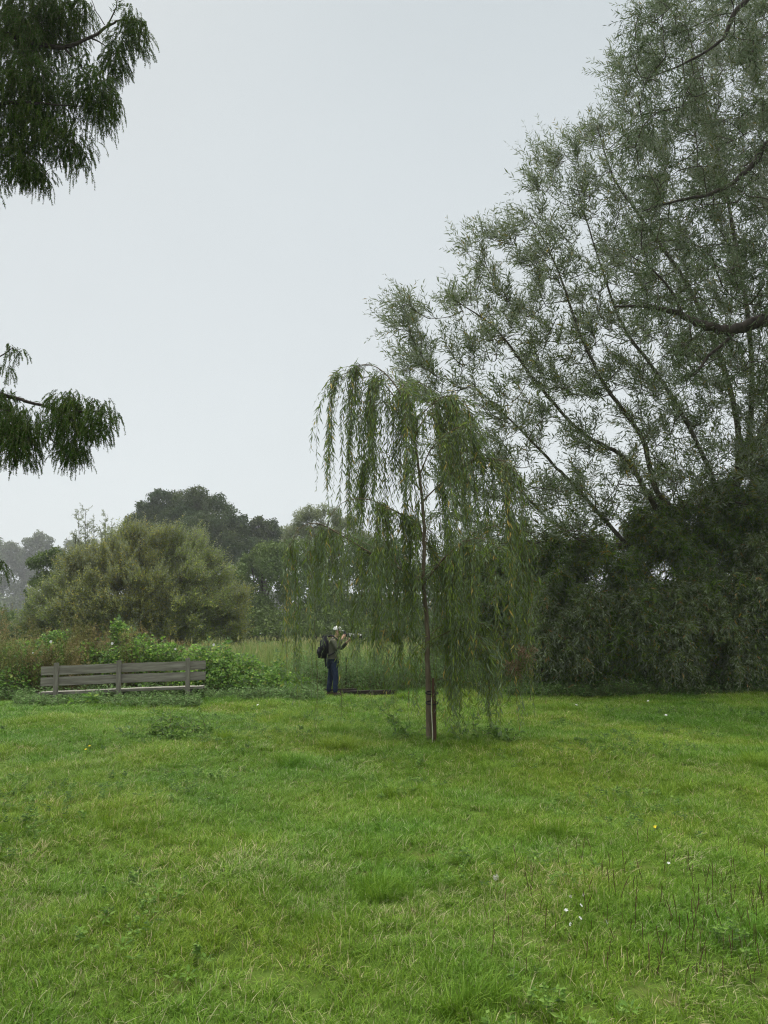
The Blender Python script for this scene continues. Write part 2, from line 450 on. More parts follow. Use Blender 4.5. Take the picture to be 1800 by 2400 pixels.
# ------------------------------------------------------------------ scatter with geometry nodes (for grass and ground cover only)
def scatter(name, P, scl, idx, sources, tilt=.15):
    n = len(P)
    me = bpy.data.meshes.new(name)
    me.vertices.add(n); me.vertices.foreach_set('co', P.astype(np.float32).ravel())
    a = me.attributes.new('scl', 'FLOAT_VECTOR', 'POINT'); a.data.foreach_set('vector', scl.astype(np.float32).ravel())
    R = np.stack([rng.normal(0, tilt, n), rng.normal(0, tilt, n), rng.random(n) * 6.283], 1)
    a = me.attributes.new('rot', 'FLOAT_VECTOR', 'POINT'); a.data.foreach_set('vector', R.astype(np.float32).ravel())
    a = me.attributes.new('idx', 'INT', 'POINT'); a.data.foreach_set('value', idx.astype(np.int32))
    o = bpy.data.objects.new(name, me); COL.objects.link(o)
    c = bpy.data.collections.new(name + ' sources')
    for s in sources: c.objects.link(s)
    ng = bpy.data.node_groups.new(name, 'GeometryNodeTree')
    ng.interface.new_socket('Geometry', in_out='INPUT', socket_type='NodeSocketGeometry')
    ng.interface.new_socket('Geometry', in_out='OUTPUT', socket_type='NodeSocketGeometry')
    gi = ng.nodes.new('NodeGroupInput'); go = ng.nodes.new('NodeGroupOutput')
    ci = ng.nodes.new('GeometryNodeCollectionInfo'); ci.inputs['Collection'].default_value = c
    ci.inputs['Separate Children'].default_value = True; ci.inputs['Reset Children'].default_value = True
    ip = ng.nodes.new('GeometryNodeInstanceOnPoints'); ip.inputs['Pick Instance'].default_value = True
    def attr(nm, ty):
        x = ng.nodes.new('GeometryNodeInputNamedAttribute'); x.data_type = ty; x.inputs['Name'].default_value = nm
        return x.outputs['Attribute']
    L = ng.links
    L.new(gi.outputs[0], ip.inputs['Points']); L.new(ci.outputs[0], ip.inputs['Instance'])
    L.new(attr('idx', 'INT'), ip.inputs['Instance Index'])
    L.new(attr('rot', 'FLOAT_VECTOR'), ip.inputs['Rotation']); L.new(attr('scl', 'FLOAT_VECTOR'), ip.inputs['Scale'])
    L.new(ip.outputs[0], go.inputs[0])
    md = o.modifiers.new('scatter', 'NODES'); md.node_group = ng
    return o

def tuft(name, nb, rad, hmin, hmax, wid, lean, mat, straw=.06):
    """nb curved blades, 3 segments each"""
    th = rng.random(nb) * 6.283; rr = rad * rng.random(nb) ** .5
    base = np.stack([rr * np.cos(th), rr * np.sin(th), np.full(nb, -.01)], 1)
    a = th + rng.normal(0, 1.0, nb); out = np.stack([np.cos(a), np.sin(a), 0 * a], 1)
    S = np.stack([-np.sin(a + .5), np.cos(a + .5), 0 * a], 1)
    H = rng.uniform(hmin, hmax, nb); ln = lean * rng.uniform(.2, 1.6, nb); W = wid * rng.uniform(.7, 1.3, nb)
    V = []
    for t, wf in ((0, .8), (.35, 1.0), (.7, .75), (1, .06)):
        c = base + out * (ln * H * t ** 1.8)[:, None] + np.array([0, 0, 1]) * (H * t * (1 - .35 * (ln.clip(0, 1.5)) * t))[:, None]
        V += [c - S * (W * wf * .5)[:, None], c + S * (W * wf * .5)[:, None]]
    V = np.stack(V, 1)
    i = np.arange(nb)[:, None] * 8
    var = (rng.normal(.42, .2, nb)).clip(0, .86); var[rng.random(nb) < straw] = 1.0
    bg_ = Bag()
    for q in range(3):
        bg_.add(V.reshape(-1, 3) if q == 0 else np.zeros((0, 3)), i + np.array([[0, 1, 3, 2]]) + 2 * q - (0 if q == 0 else nb * 8), 0, var)
    o = bpy.data.objects.new(name, bg_.mesh(name, [mat]))
    return o

def rosette(name, nl, L, W, mat, up=.5, stem=.0):
    bg_ = Bag(); a = rng.random(nl) * 6.283
    D = np.stack([np.cos(a), np.sin(a), rng.uniform(.1, up * 2, nl)], 1)
    P = unit(D) * rng.uniform(0, .6, nl)[:, None] * L + np.array([0, 0, 1]) * rng.uniform(0, 1, nl)[:, None] * stem
    sc = rng.uniform(.6, 1.2, nl)
    leaves(bg_, P, D * [1, 1, .5], np.tile([0, 0, 1.], (nl, 1)) + rng.normal(0, .3, (nl, 3)), L * sc, W * sc)
    return bpy.data.objects.new(name, bg_.mesh(name, [mat]))

def vnoise(x, y, s, seed=0):
    r = np.random.default_rng(seed); v = 0
    for k in range(5):
        a = r.random() * 6.28; f = s * (1 + .5 * k); p = r.random() * 6.28
        v = v + np.sin((x * np.cos(a) + y * np.sin(a)) * f + p + 1.2 * np.sin((x * np.sin(a * 1.7) + y * np.cos(a * 1.7)) * f * .6))
    return v / 5

src = [tuft('tuft', 34, .075, .035, .085, .0042, .9, M['grass'], .07) for _ in range(6)]
src += [tuft('tuft_long_a', 30, .05, .08, .16, .0045, .8, M['grass'], .03) for _ in range(3)]
src += [tuft('tuft_withered', 26, .08, .03, .075, .004, 1.2, M['grass'], .42) for _ in range(3)]
def grass_pts(dens, y0, y1, margin=1.2):
    xm = (y1 * 900 / F + margin)
    n = int(dens * 2 * xm * (y1 - y0))
    x = rng.uniform(-xm, xm, n); y = rng.uniform(y0, y1, n)
    k = np.abs(x) < y * 900 / F + margin
    return x[k], y[k]
GX, GY, GS = [], [], []
for dens, y0, y1, s in ((330, 2.2, 5, .85), (230, 5, 9, 1.05), (150, 9, 14, 1.3), (100, 14, 20.0, 1.6), (50, 20.0, 25, 2.0)):
    x, y = grass_pts(dens, y0, y1); GX.append(x); GY.append(y); GS.append(np.full(len(x), s))
GX = np.concatenate(GX); GY = np.concatenate(GY); GS = np.concatenate(GS)
lush = vnoise(GX, GY, 1.3, 3) + .6 * vnoise(GX, GY, 3.1, 4)
isl = (lush > .7) & (rng.random(len(GX)) < .75)
gi = np.where(isl, 6 + rng.integers(0, 3, len(GX)), rng.integers(0, 6, len(GX)))
dry = vnoise(GX, GY, 1.7, 21) + .7 * vnoise(GX, GY, 4.3, 22) + np.where(GY < 6, .25, -.25)
isd = ~isl & (rng.random(len(GX)) < np.clip((dry - .15) * .8, .03, .5)); gi = np.where(isd, 9 + rng.integers(0, 3, len(GX)), gi)
scl = GS[:, None] * rng.uniform(.75, 1.25, (len(GX), 1)) * np.array([1, 1, 1.])
hv = (.82 + .28 * np.clip(lush + .4, -.3, 1.2)) / np.sqrt(GS)
scl[:, 2] *= hv
P = np.stack([GX, GY, height(GX, GY)], 1)
tag(scatter('meadow_grass', P, scl, gi, src), kind='stuff', label='short bright green meadow grass with paler dry blades', cat='grass')

# broad-leaved weeds and clover in the turf
ws = [rosette('rosette', 9, .027, .011, M['weed'], .5) for _ in range(3)] + [rosette('clover', 18, .017, .015, M['weed'], .3, .03) for _ in range(3)]
x, y = grass_pts(80, 2.4, 17)
wn = vnoise(x, y, 1.1, 9) + .5 * vnoise(x, y, 2.7, 10) + np.where((y < 5.5) & (x > -.2), .35, 0)
k = (wn > .25) & (rng.random(len(x)) < .7); x, y = x[k], y[k]
s = rng.uniform(.7, 1.5, len(x))[:, None] * np.ones(3) * (1 + .03 * y[:, None])
tag(scatter('lawn_weeds', np.stack([x, y, height(x, y) + .045], 1), s, rng.integers(0, 6, len(x)), ws, .25), kind='stuff', label='low broad-leaved weeds and clover growing through the turf', cat='weeds')

# dry pale stems standing above the turf
b = Bag(); n = 620
x, y = grass_pts(16, 2.6, 11); k = rng.choice(len(x), n, replace=False); x, y = x[k], y[k]
D = unit(np.stack([rng.normal(0, .45, n), rng.normal(0, .45, n), np.ones(n)], 1))
Ps = twigs(b, np.stack([x, y, height(x, y)], 1), D, rng.uniform(.09, .20, n), 5, .35, .0011, 0)
tag(b.build('dry_grass_stems', [M['straw']]), kind='stuff', label='thin straw-coloured dry stems standing above the turf', cat='grass')

# ------------------------------------------------------------------ bench
def box(bag, c, s, mi=0, bev=.006, rot=None, jit=0):
    bm = bmesh.new(); bmesh.ops.create_cube(bm, size=1)
    for v in bm.verts: v.co = Vector((v.co.x * s[0], v.co.y * s[1], v.co.z * s[2]))
    if bev: bmesh.ops.bevel(bm, geom=bm.edges[:], offset=bev, segments=2, affect='EDGES')
    bm.verts.index_update()
    V = np.array([v.co[:] for v in bm.verts])
    if rot is not None: V = V @ np.array(rot.to_3x3()).T
    V = V + np.array(c)
    for k in (3, 4, 5, 6, 8):
        fs = [[v.index for v in f.verts] for f in bm.faces if len(f.verts) == k]
        if fs:
            bag.add(V if not getattr(bag, '_h', False) else V, np.array(fs), mi)
    bm.free()

def plank(name, c, s, mat, parent, segs=16, warp=.004, ragged=.003):
    """a sawn board along x with slightly uneven edges"""
    bm = bmesh.new(); bmesh.ops.create_cube(bm, size=1)
    for v in bm.verts: v.co = Vector((v.co.x * s[0], v.co.y * s[1], v.co.z * s[2]))
    ex = [e for e in bm.edges if abs((e.verts[0].co - e.verts[1].co).x) > s[0] * .5]
    bmesh.ops.subdivide_edges(bm, edges=ex, cuts=segs)
    bmesh.ops.bevel(bm, geom=[e for e in bm.edges if e.calc_face_angle(0) > 1], offset=.005, segments=2, affect='EDGES')
    for v in bm.verts:
        u = v.co.x
        v.co.z += warp * math.sin(u * 2.1 + s[2] * 9) + ragged * math.sin(u * 17 + c[2] * 31) * (1 if v.co.z > 0 else -.6)
        v.co.y += warp * math.sin(u * 1.3 + 1)
    me = bpy.data.meshes.new(name); bm.to_mesh(me); bm.free(); me.materials.append(mat)
    o = bpy.data.objects.new(name, me); COL.objects.link(o); o.parent = parent; o.location = c
    return o

br = gnd(440, 1645); bl = np.array([at(132, 1600, br[1] - .25)[0], br[1] - .25, 0])
tag(bench := empty('park_bench', ((br[0] + bl[0]) / 2, (br[1] + bl[1]) / 2, -.03)), 'long weathered grey wooden bench seen from behind, weeds round its feet', 'bench')
bench.rotation_euler = (0, math.radians(-1.9), math.atan2(br[1] - bl[1], br[0] - bl[0]))
half = (br[0] - bl[0]) / 2
for i, x in enumerate((-half, -half * .055, half)):
    h = .98
    o = plank('post', (x, 0, h / 2 - .06), (.095, .085, h + .1), M['woodpost'], bench, 2, 0, 0)
BW = 3.70
plank('back_board', (.02, .075, .80), (BW, .045, .20), M['wood'], bench)
plank('back_board', (.02, .075, .555), (BW, .045, .195), M['wood'], bench)
plank('seat', (-.06, .33, .285), (BW, .42, .06), M['wood'], bench)
for x in (-half, -half * .055, half):
    plank('front_leg', (x, .47, .08), (.09, .09, .34), M['woodpost'], bench, 2, 0, 0)
    plank('seat_bearer', (x, .27, .215), (.085, .46, .075), M['woodpost'], bench, 2, 0, 0)

# ------------------------------------------------------------------ young weeping willow with its stake
T0 = gnd(1008, 1742); WY = T0[1]
tw = empty('weeping_willow_tree', (T0[0], T0[1], 0), label='young weeping willow with long hanging strands in the middle of the lawn', cat='tree')
trunk = Bag(); crown = Bag()
def wp(px, py, dy=0): return at(px, py, WY + dy)
stem = limb(trunk, [wp(1006, 1755), wp(1003, 1650), wp(1001, 1560), wp(1004, 1470), wp(997, 1370), wp(992, 1250), wp(984, 1150), wp(976, 1060), wp(962, 985)], .046, .014, 10, 0, 6, .02)
main = [  # arching branches: points (px,py,dy), strand density, strand length range (m), start radius
 ([(962,985,0),(935,915,-.1),(900,872,-.1),(855,856,-.1),(815,870,-.15),(790,915,-.2)], 70, (1.1,3.1), .022, .12),
 ([(962,985,0),(900,900,.2),(855,885,.3),(830,930,.4)], 45, (.9,2.4), .018, .12),
 ([(970,1030,0),(930,960,.2),(890,945,.4),(860,1000,.5)], 45, (.6,2.0), .016, .12),
 ([(966,1000,0),(1000,960,-.1),(1040,930,-.1),(1085,940,-.1),(1115,1000,-.1)], 66, (.8,3.2), .016, .12),
 ([(962,985,0),(945,930,-.4),(950,915,-.6),(965,950,-.8)], 26, (.5,1.7), .012, .12),
 ([(935,915,0),(960,895,.4),(1000,905,.7),(1030,950,.9)], 30, (.5,2.0), .012, .12),
 ([(995,1300,0),(985,1230,.5),(960,1210,.9),(930,1240,1.2)], 26, (.4,1.4), .012, .12),
 ([(995,1290,0),(1010,1220,.6),(1040,1200,1.0),(1060,1240,1.3)], 34, (.6,2.0), .012, .12),
 ([(970,1020,0),(1020,950,.3),(1075,940,.5),(1110,990,.6)], 60, (.8,2.6), .018, .12),
 ([(980,1120,0),(1020,1040,-.3),(1080,1000,-.4),(1130,1020,-.5)], 58, (.7,2.7), .018, .12),
 ([(985,1180,0),(1060,1110,0),(1130,1075,0),(1190,1085,.1),(1225,1130,.1)], 85, (1.0,3.3), .02, .1),
 ([(1000,1350,0),(1060,1290,.3),(1130,1240,.5),(1200,1240,.6),(1235,1290,.6)], 70, (.9,2.6), .02, .1),
 ([(1000,1360,0),(1050,1300,-.4),(1120,1260,-.6),(1180,1290,-.8)], 60, (.7,2.5), .02, .1),
 ([(1000,1358,0),(940,1335,0),(880,1300,.0),(800,1255,.1),(740,1228,.1),(700,1240,.1),(675,1290,.1)], 92, (.6,2.15), .026, .1),
 ([(988,1240,0),(930,1200,-.3),(860,1170,-.5),(800,1180,-.6),(760,1230,-.7)], 80, (.7,2.2), .018, .1),
 ([(998,1370,0),(930,1320,.5),(850,1270,.8),(770,1240,1.1),(715,1270,1.2)], 70, (.5,2.0), .018, .1),
 ([(985,1150,0),(930,1080,.4),(880,1060,.5),(850,1110,.6)], 32, (.5,1.7), .014, .1),
 ([(1003,1500,0),(1030,1470,.1),(1090,1450,.2),(1160,1480,.2),(1215,1530,.2)], 60, (.4,1.1), .012, .1),
 ([(1003,1520,0),(1050,1480,-.3),(1110,1480,-.4),(1150,1540,-.4)], 56, (.4,1.15), .01, .1),
 ([(1003,1530,0),(960,1490,.2),(910,1480,.3),(880,1510,.3)], 18, (.2,.8), .01, .1),
 ([(1003,1600,0),(1040,1590,.2),(1090,1600,.3)], 12, (.1,.5), .008, .1),
]
for pts, ns, (l0, l1), r0, outw in main:
    c = limb(trunk if r0 > .011 else crown, [wp(*p) for p in pts], r0 * .62, .003, 6, 0 if r0 > .011 else 1, 5, .03)
    m = len(c); ns = int(ns * .78)
    t = rng.uniform(.12, 1, ns); i = (t * (m - 1)).astype(int).clip(0, m - 2)
    Q = c[i] + (c[i + 1] - c[i]) * rng.random((ns, 1))
    tan = unit(c[i + 1] - c[i])
    nh = max(3, ns // 8)
    ns = int(ns * (1.12 if pts[-1][1] > 1180 else 1)); nh = max(3, ns // 8)
    clump = rng.integers(0, nh, ns)                              # strands gather in hanks of shared place and length
    tc_ = rng.uniform(.10, 1, nh)[clump] + rng.normal(0, .03, ns); i = (tc_.clip(0, .99) * (m - 1)).astype(int).clip(0, m - 2)
    loose = rng.random(ns) < .22
    i = np.where(loose, (rng.random(ns) * (m - 2)).astype(int), i)
    Q = c[i] + (c[i + 1] - c[i]) * rng.random((ns, 1)); tan = unit(c[i + 1] - c[i])
    off = rng.normal(0, .26, (nh, 2)) * [(.3 if pts[-1][1] < 1040 or pts[-1][0] > 1190 or pts[-1][0] < 700 else .8), 1.3]
    hv = np.stack([off[clump, 0], off[clump, 1], 0 * tc_], 1) + rng.normal(0, .045, (ns, 3)) * [1, 1, 0] + tan * [1, 1, 0] * .12
    hv = hv + np.where(loose[:, None], rng.normal(0, .16, (ns, 3)) * [1, 1, 0], 0)
    lift = np.abs(rng.normal(0, .07, nh))[clump]
    hl = rng.uniform(0, 1, nh) ** 1.1
    nearx = (Q[:, 0] + hv[:, 0]) - wp(1003, 1400)[0]; fr = (np.abs(nearx) < .16) & (Q[:, 1] + hv[:, 1] < WY + .05)
    hv[:, 0] += np.where(fr, np.where(nearx < 0, -.22, .22), 0)
    fx = 900 + F * (Q[:, 0] + hv[:, 0]) / (Q[:, 1] + hv[:, 1]); veil = (fx > 768) & (fx < 872) & (rng.random(ns) < .2)
    Ls = (l0 + (l1 * 1.12 - l0) * hl[clump]) * rng.uniform(.7, 1.08, ns)
    Ls = np.where(veil, np.minimum(Ls, np.maximum(.2, Q[:, 2] - at(800, 1455, WY)[2])), Ls)
    k = 14; tt = np.linspace(0, 1, k)[None, :, None]
    s_ = Ls[:, None, None] * tt
    e = 1 - np.exp(-s_ / .35)
    Pp = Q[:, None, :] + hv[:, None, :] * e + np.array([0, 0, 1.]) * (-s_ + (.05 + 1.6 * lift[:, None, None]) * np.sin(np.minimum(s_ * 5, math.pi)))
    ph = rng.random((ns, 1, 1)) * 6.28
    wob = .022 * np.sin(s_ * rng.uniform(3, 6, (ns, 1, 1)) + ph); Pp = Pp + np.concatenate([wob, wob * .6, 0 * wob], 2)
    Pp[:, :, 2] = np.maximum(Pp[:, :, 2], .18 + .1 * rng.random((ns, 1)))
    tubes(crown, Pp, .0030 * (1.15 - tt[:, :, 0]) * np.ones((ns, 1)), 3, 1)
    for lo, hi, kk in ((0, .8, 20), (.8, 1.5, 34), (1.5, 2.3, 52), (2.3, 4, 72)):
        sel = (Ls >= lo) & (Ls < hi)
        if sel.any():
            n2, mm_ = sel.sum(), k
            leaf_twigs(crown, Pp[sel], kk, .105, .0165, .03, .62, .4, 0, sz=.4)
for pts, ns, ll, r0, ow in main[:13]:
    c = catmull([wp(*p) for p in pts], 5); m = len(c); n_ = 16
    i = rng.integers(int(m * .1), m - 1, n_); Q = c[i]
    D = unit(np.stack([rng.normal(0, .8, n_), rng.normal(0, .8, n_), rng.uniform(.0, .8, n_)], 1))
    Pp = twigs(crown, Q, D, rng.uniform(.25, .6, n_), 7, rng.uniform(.8, 1.6, n_), .004, 1)
    leaf_twigs(crown, Pp, 15, .10, .016, .1, .6, .3, 0, sz=.35)
# a few very long strands nearly reaching the grass
LS = [(738, 1500, 1742, .0), (800, 1520, 1700, .1), (734, 1450, 1640, .2), (1165, 1560, 1700, .1), (1245, 1500, 1680, .0), (1240, 1540, 1640, .3), (1085, 1620, 1700, 0), (960, 1600, 1690, -.2), (670, 1400, 1580, .1), (1020, 1560, 1680, -.3)]
for px, y0, y1, dy in LS:
    for q in range(2):
        a_ = wp(px + rng.uniform(-6, 6), y0 - 140, dy); z_ = wp(px + rng.uniform(-6, 6), y1 - q * 40, dy)
        t = np.linspace(0, 1, 12)[:, None]; c = a_ + (z_ - a_) * t; c[:, 0] += .03 * np.sin(t[:, 0] * 7 + px)
        tubes(crown, c[None], np.full((1, 12), .0025), 3, 1)
        leaf_twigs(crown, c[None], 34, .085, .013, .03, .5, .5, 0)
# a brown withered spray low on the right
Q, _ = in_blobs([(1225, 1530, WY + .2, 26), (1205, 1560, WY + .2, 22)], 60)
P5 = twigs(crown, Q, unit(rng.normal(0, 1, (60, 3))), .16, 5, .5, .002, 1)
leaf_twigs(crown, P5, 12, .05, .012, mi=2)
put(trunk.build('trunk', [M['barkyoung']], smooth=True), tw)
put(crown.build('crown', [M['weeping'], M['twig'], M['deadleaf']]), tw)

st = empty('tree_stake', (gnd(1019, 1744)[0], gnd(1019, 1744)[1] - .03, 0), label='short dark reddish-brown stake tied to the foot of the weeping willow', cat='stake')
b = Bag(); z = np.linspace(-.05, .93, 9); n9 = len(z)
c = np.stack([-.0 - .012 * z, 0 * z, z], 1); tubes(b, c[None], np.r_[np.full(n9 - 1, .028), .024][None], 10)
c2 = np.array([[c[-1][0], 0, .93], [c[-1][0], 0, .934]]); tubes(b, c2[None], np.array([[.024, .001]]), 10)
b.build('post', [M['stake']], st, smooth=True)
for zz in (.58, .72):
    b = Bag(); a = np.linspace(0, 2 * math.pi, 25)
    c = np.stack([-.036 + .088 * np.cos(a), .012 + .058 * np.sin(a), zz + .02 * np.sin(a)], 1)
    tubes(b, c[None], np.full((1, 25), .009), 6); b.build('tie', [M['black']], st, smooth=True)
b = Bag(); z = np.linspace(.02, .66, 8); c = np.stack([-.042 + .008 * np.sin(z * 9), 0 * z - .055, z], 1)
tubes(b, c[None], np.full((1, 8), .006), 5); b.build('cord', [M['cord']], st, smooth=True)

# ------------------------------------------------------------------ large leaning willow on the right
big = empty('large_willow_tree', tuple(at(1760, 1600, 22.5) * [1, 1, 0]), label='huge grey-green willow with several leaning limbs filling the right side', cat='tree')
trunk = Bag(); crown = Bag()
B0 = at(1760, 1600, 22.5) * [1, 1, 0]
def bp(px, py, Y): return at(px, py, Y)
skel = []
skel.append(limb(trunk, [B0, bp(1740, 1480, 22.4), bp(1690, 1380, 22.2), bp(1640, 1310, 22)], .42, .30, 12))
J = bp(1640, 1310, 22)
skel.append(limb(trunk, [J, bp(1540, 1300, 21.6), bp(1475, 1279, 21.2), bp(1400, 1200, 20.8), bp(1324, 1116, 20.4), bp(1258, 1044, 20), bp(1170, 960, 19.6), bp(1080, 880, 19.2)], 0.093, .012, 8))
skel.append(limb(trunk, [J, bp(1580, 1235, 21.4), bp(1523, 1164, 21), bp(1457, 1080, 20.6), bp(1367, 1014, 20.2), bp(1246, 869, 19.6), bp(1162, 773, 19.2), bp(1060, 700, 18.8)], 0.105, .012, 8))
skel.append(limb(trunk, [J, bp(1590, 1210, 21.2), bp(1541, 1140, 21), bp(1499, 1032, 20.6), bp(1427, 923, 20), bp(1361, 767, 19.4), bp(1310, 640, 19), bp(1240, 500, 18.6)], 0.112, .012, 8))
skel.append(limb(trunk, [J, bp(1680, 1180, 21.8), bp(1644, 1062, 21.4), bp(1541, 881, 20.8), bp(1460, 760, 20.2), bp(1400, 600, 19.6), bp(1350, 430, 19)], 0.099, .012, 8))
skel.append(limb(trunk, [J, bp(1720, 1150, 22), bp(1720, 950, 21.8), bp(1626, 694, 21), bp(1505, 513, 20.2), bp(1439, 417, 19.8), bp(1400, 300, 19.4)], 0.118, .012, 8))
skel.append(limb(trunk, [J, bp(1740, 1100, 22), bp(1760, 850, 21.6), bp(1730, 600, 21), bp(1690, 380, 20.4), bp(1640, 180, 20), bp(1600, 30, 19.6)], 0.112, .012, 8))
skel.append(limb(trunk, [bp(1720, 1150, 22), bp(1830, 900, 22), bp(1880, 600, 21.5), bp(1850, 300, 21), bp(1800, 50, 20.6)], 0.112, .012, 8))
skel.append(limb(trunk, [bp(1475, 1279, 21.2), bp(1380, 1270, 21), bp(1290, 1220, 20.6), bp(1200, 1130, 20.2), bp(1130, 1040, 20)], .06, .01, 7))
CP = np.array([(1530, -60), (1495, 90), (1435, 200), (1410, 300), (1325, 335), (1235, 420), (1190, 510), (1115, 545), (1105, 610), (1045, 690), (965, 705), (905, 775), (925, 850), (1000, 930), (1040, 1000),
               (1060, 1120), (1100, 1230), (1180, 1280), (1420, 1270), (1500, 1200), (2050, 1230), (2050, -60)], float)
def inside(poly, x, y):
    c = np.zeros(len(x), bool); n_ = len(poly)
    for a_ in range(n_):
        (x1, y1), (x2, y2) = poly[a_], poly[a_ - 1]
        with np.errstate(divide='ignore', invalid='ignore'):
            c ^= ((y1 > y) != (y2 > y)) & (x < (x2 - x1) * (y - y1) / (y2 - y1) + x1)
    return c
qx = rng.uniform(860, 2050, 9000); qy = rng.uniform(-60, 1290, 9000)
gap = np.exp(-((qx - 1440) / 75) ** 2 - ((qy - 1120) / 110) ** 2) * .5 + np.exp(-((qx - 1200) / 60) ** 2 - ((qy - 1215) / 50) ** 2) * .3
ok = inside(CP, qx + 28 * np.sin(qy * .035 + 1) + 16 * np.sin(qy * .09), qy) & (rng.random(9000) > gap) & (rng.random(9000) < .72 + .28 * np.clip((qx - 900) / 700, 0, 1))
qx, qy = qx[ok][:1700], qy[ok][:1700]
edge_d = np.clip((qx - (1530 - .9 * qy)) / 500, 0, 1)
tg = np.array([at(a_, b_, 19.3 + 1.6 * (a_ - 900) / 900 + rng.uniform(-1, 1) * (.7 + 1.8 * d_)) for a_, b_, d_ in zip(qx, qy, edge_d)])
OP, OT = grow(trunk, skel, tg, .007, .012, .25, 0, 4)
def dress(crown, OP, OT, ntw, leafn, L, W, lt=(.35, .85), up=.55, left=(-.25, -.1, 0), wig=.55, droop=.1, spread=.75, rt=.0035, grav=.1, even=0.):
    k = rng.integers(0, len(OP), ntw)
    if even:                                   # thin out where shoots already crowd
        cell = np.floor(OP / [1.1, 2.4, 1.1]).astype(int); _, inv, cnt = np.unique(cell, axis=0, return_inverse=True, return_counts=True)
        pw = cnt[inv.ravel()].astype(float) ** -even; k = rng.choice(len(OP), ntw, p=pw / pw.sum())
    Q = OP[k] + rng.normal(0, .03, (ntw, 3))
    D = unit(OT[k] * .5 + np.array([0, 0, up]) + np.array(left) + rng.normal(0, wig, (ntw, 3)))
    Pw = twigs(crown, Q, D, rng.uniform(*lt, ntw), 5, droop, rt, 1)
    leaf_twigs(crown, Pw, leafn, L, W, .1, spread, grav, 0)
    return Pw
dress(crown, OP, OT, 10800, 14, .175, .034, (.4, 1.2), up=.75, left=(-.38, -.1, 0), wig=.36, spread=.6, even=.7)
ed = OP[(OP[:, 0] * 1 + .0 < 99)]; px_ = 900 + F * ed[:, 0] / ed[:, 1]; el = (ed[:, 2] - CAMZ) / ed[:, 1] * F
ed = ed[(el > 1500 - .98 * (px_ - 760)) | (px_ < 1010)]
cell = np.floor(ed / [.8, 3, .8]).astype(int); _, inv, cnt = np.unique(cell, axis=0, return_inverse=True, return_counts=True)
pw = 1.0 / cnt[inv.ravel()]; ed = ed[rng.choice(len(ed), 460, p=pw / pw.sum())] + rng.normal(0, .22, (460, 3))
Pw = twigs(crown, ed, unit(rng.normal(0, .22, (460, 3)) + [-.34, -.1, .85]), rng.uniform(.8, 1.9, 460), 6, .05, .005, 1)
leaf_twigs(crown, Pw, 20, .17, .031, .12, .6, .15, 0)
put(trunk.build('trunk', [M['bark']], smooth=True), big)
put(crown.build('crown', [M['willow'], M['twig']]), big)

# ------------------------------------------------------------------ nearer willow leaning in from outside the frame on the right
nb = empty('overhanging_willow_tree', (9.6, 13.5, 0), label='darker willow reaching in from the upper right edge on thick crooked boughs', cat='tree')
trunk = Bag(); crown = Bag()
s0 = limb(trunk, [(9.6, 13.5, -.1), (9.4, 13.5, 2), (9.3, 13.4, 4.5), (9.0, 13.3, 7.5), (8.6, 13.2, 10.5), (8.0, 13, 13.5)], .40, .16, 12)
s1 = limb(trunk, [(9.2, 13.4, 5.2), bp(1960, 760, 13.6), bp(1800, 748, 13.8), bp(1722, 779, 14), bp(1660, 768, 14), bp(1600, 740, 14.2), bp(1530, 718, 14.4), bp(1439, 718, 14.6)], .17, .022, 9)
s2 = limb(trunk, [(8.9, 13.3, 8), bp(1900, 280, 13.6), bp(1800, 338, 13.6), bp(1764, 387, 13.7), bp(1690, 440, 13.8), bp(1600, 468, 14), bp(1505, 495, 14.2)], .095, .014, 8)
s3 = limb(trunk, [(8.5, 13.2, 11), bp(1850, -60, 13.6), bp(1740, 20, 13.6), bp(1690, 90, 13.7), bp(1600, 150, 14), bp(1500, 190, 14.2)], .075, .010, 8)
s4 = limb(trunk, [bp(1722, 779, 14), bp(1640, 860, 14), bp(1600, 900, 14)], .04, .012, 6)
s5 = limb(trunk, [bp(1600, 740, 14.2), bp(1560, 660, 14), bp(1480, 600, 14)], .035, .012, 6)
NB = [(1500, 60, 14.2, 60), (1470, 170, 14.2, 60), (1560, 200, 14, 90), (1680, 120, 13.8, 110), (1760, 300, 13.7, 100), (1640, 380, 13.9, 90), (1530, 450, 14.1, 70), (1700, 500, 14, 90), (1790, 600, 13.8, 90),
      (1650, 690, 14.1, 80), (1540, 660, 14.3, 70), (1760, 800, 13.9, 90), (1620, 860, 14, 50), (1900, 300, 13.6, 150), (1900, 700, 13.6, 150), (1780, 20, 13.8, 90)]
NP_ = np.array([(1540, -80), (1480, 60), (1450, 180), (1500, 260), (1440, 330), (1520, 480), (1470, 560), (1490, 680), (1560, 760), (1600, 880), (1700, 900), (2050, 950), (2050, -80)], float)
qx = rng.uniform(1420, 2050, 3000); qy = rng.uniform(-80, 950, 3000); ok = inside(NP_, qx, qy) & (vnoise(qx, qy, .016, 31) > rng.uniform(-1.1, .35, 3000)); qx, qy = qx[ok][:480], qy[ok][:480]
tg = np.array([at(a_, b_, 13.9 + rng.uniform(-1.0, 1.0)) for a_, b_ in zip(qx, qy)])
OP, OT = grow(trunk, [s0[-10:], s1, s2, s3, s4, s5], tg, .006, .011, -.1, 0, 4)
dress(crown, OP, OT, 2500, 14, .12, .025, (.25, .75), up=-.05, left=(-.35, 0, 0), droop=.35, grav=.3, even=.6)
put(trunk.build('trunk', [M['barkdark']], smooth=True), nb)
put(crown.build('crown', [M['willow2'], M['twig']]), nb)

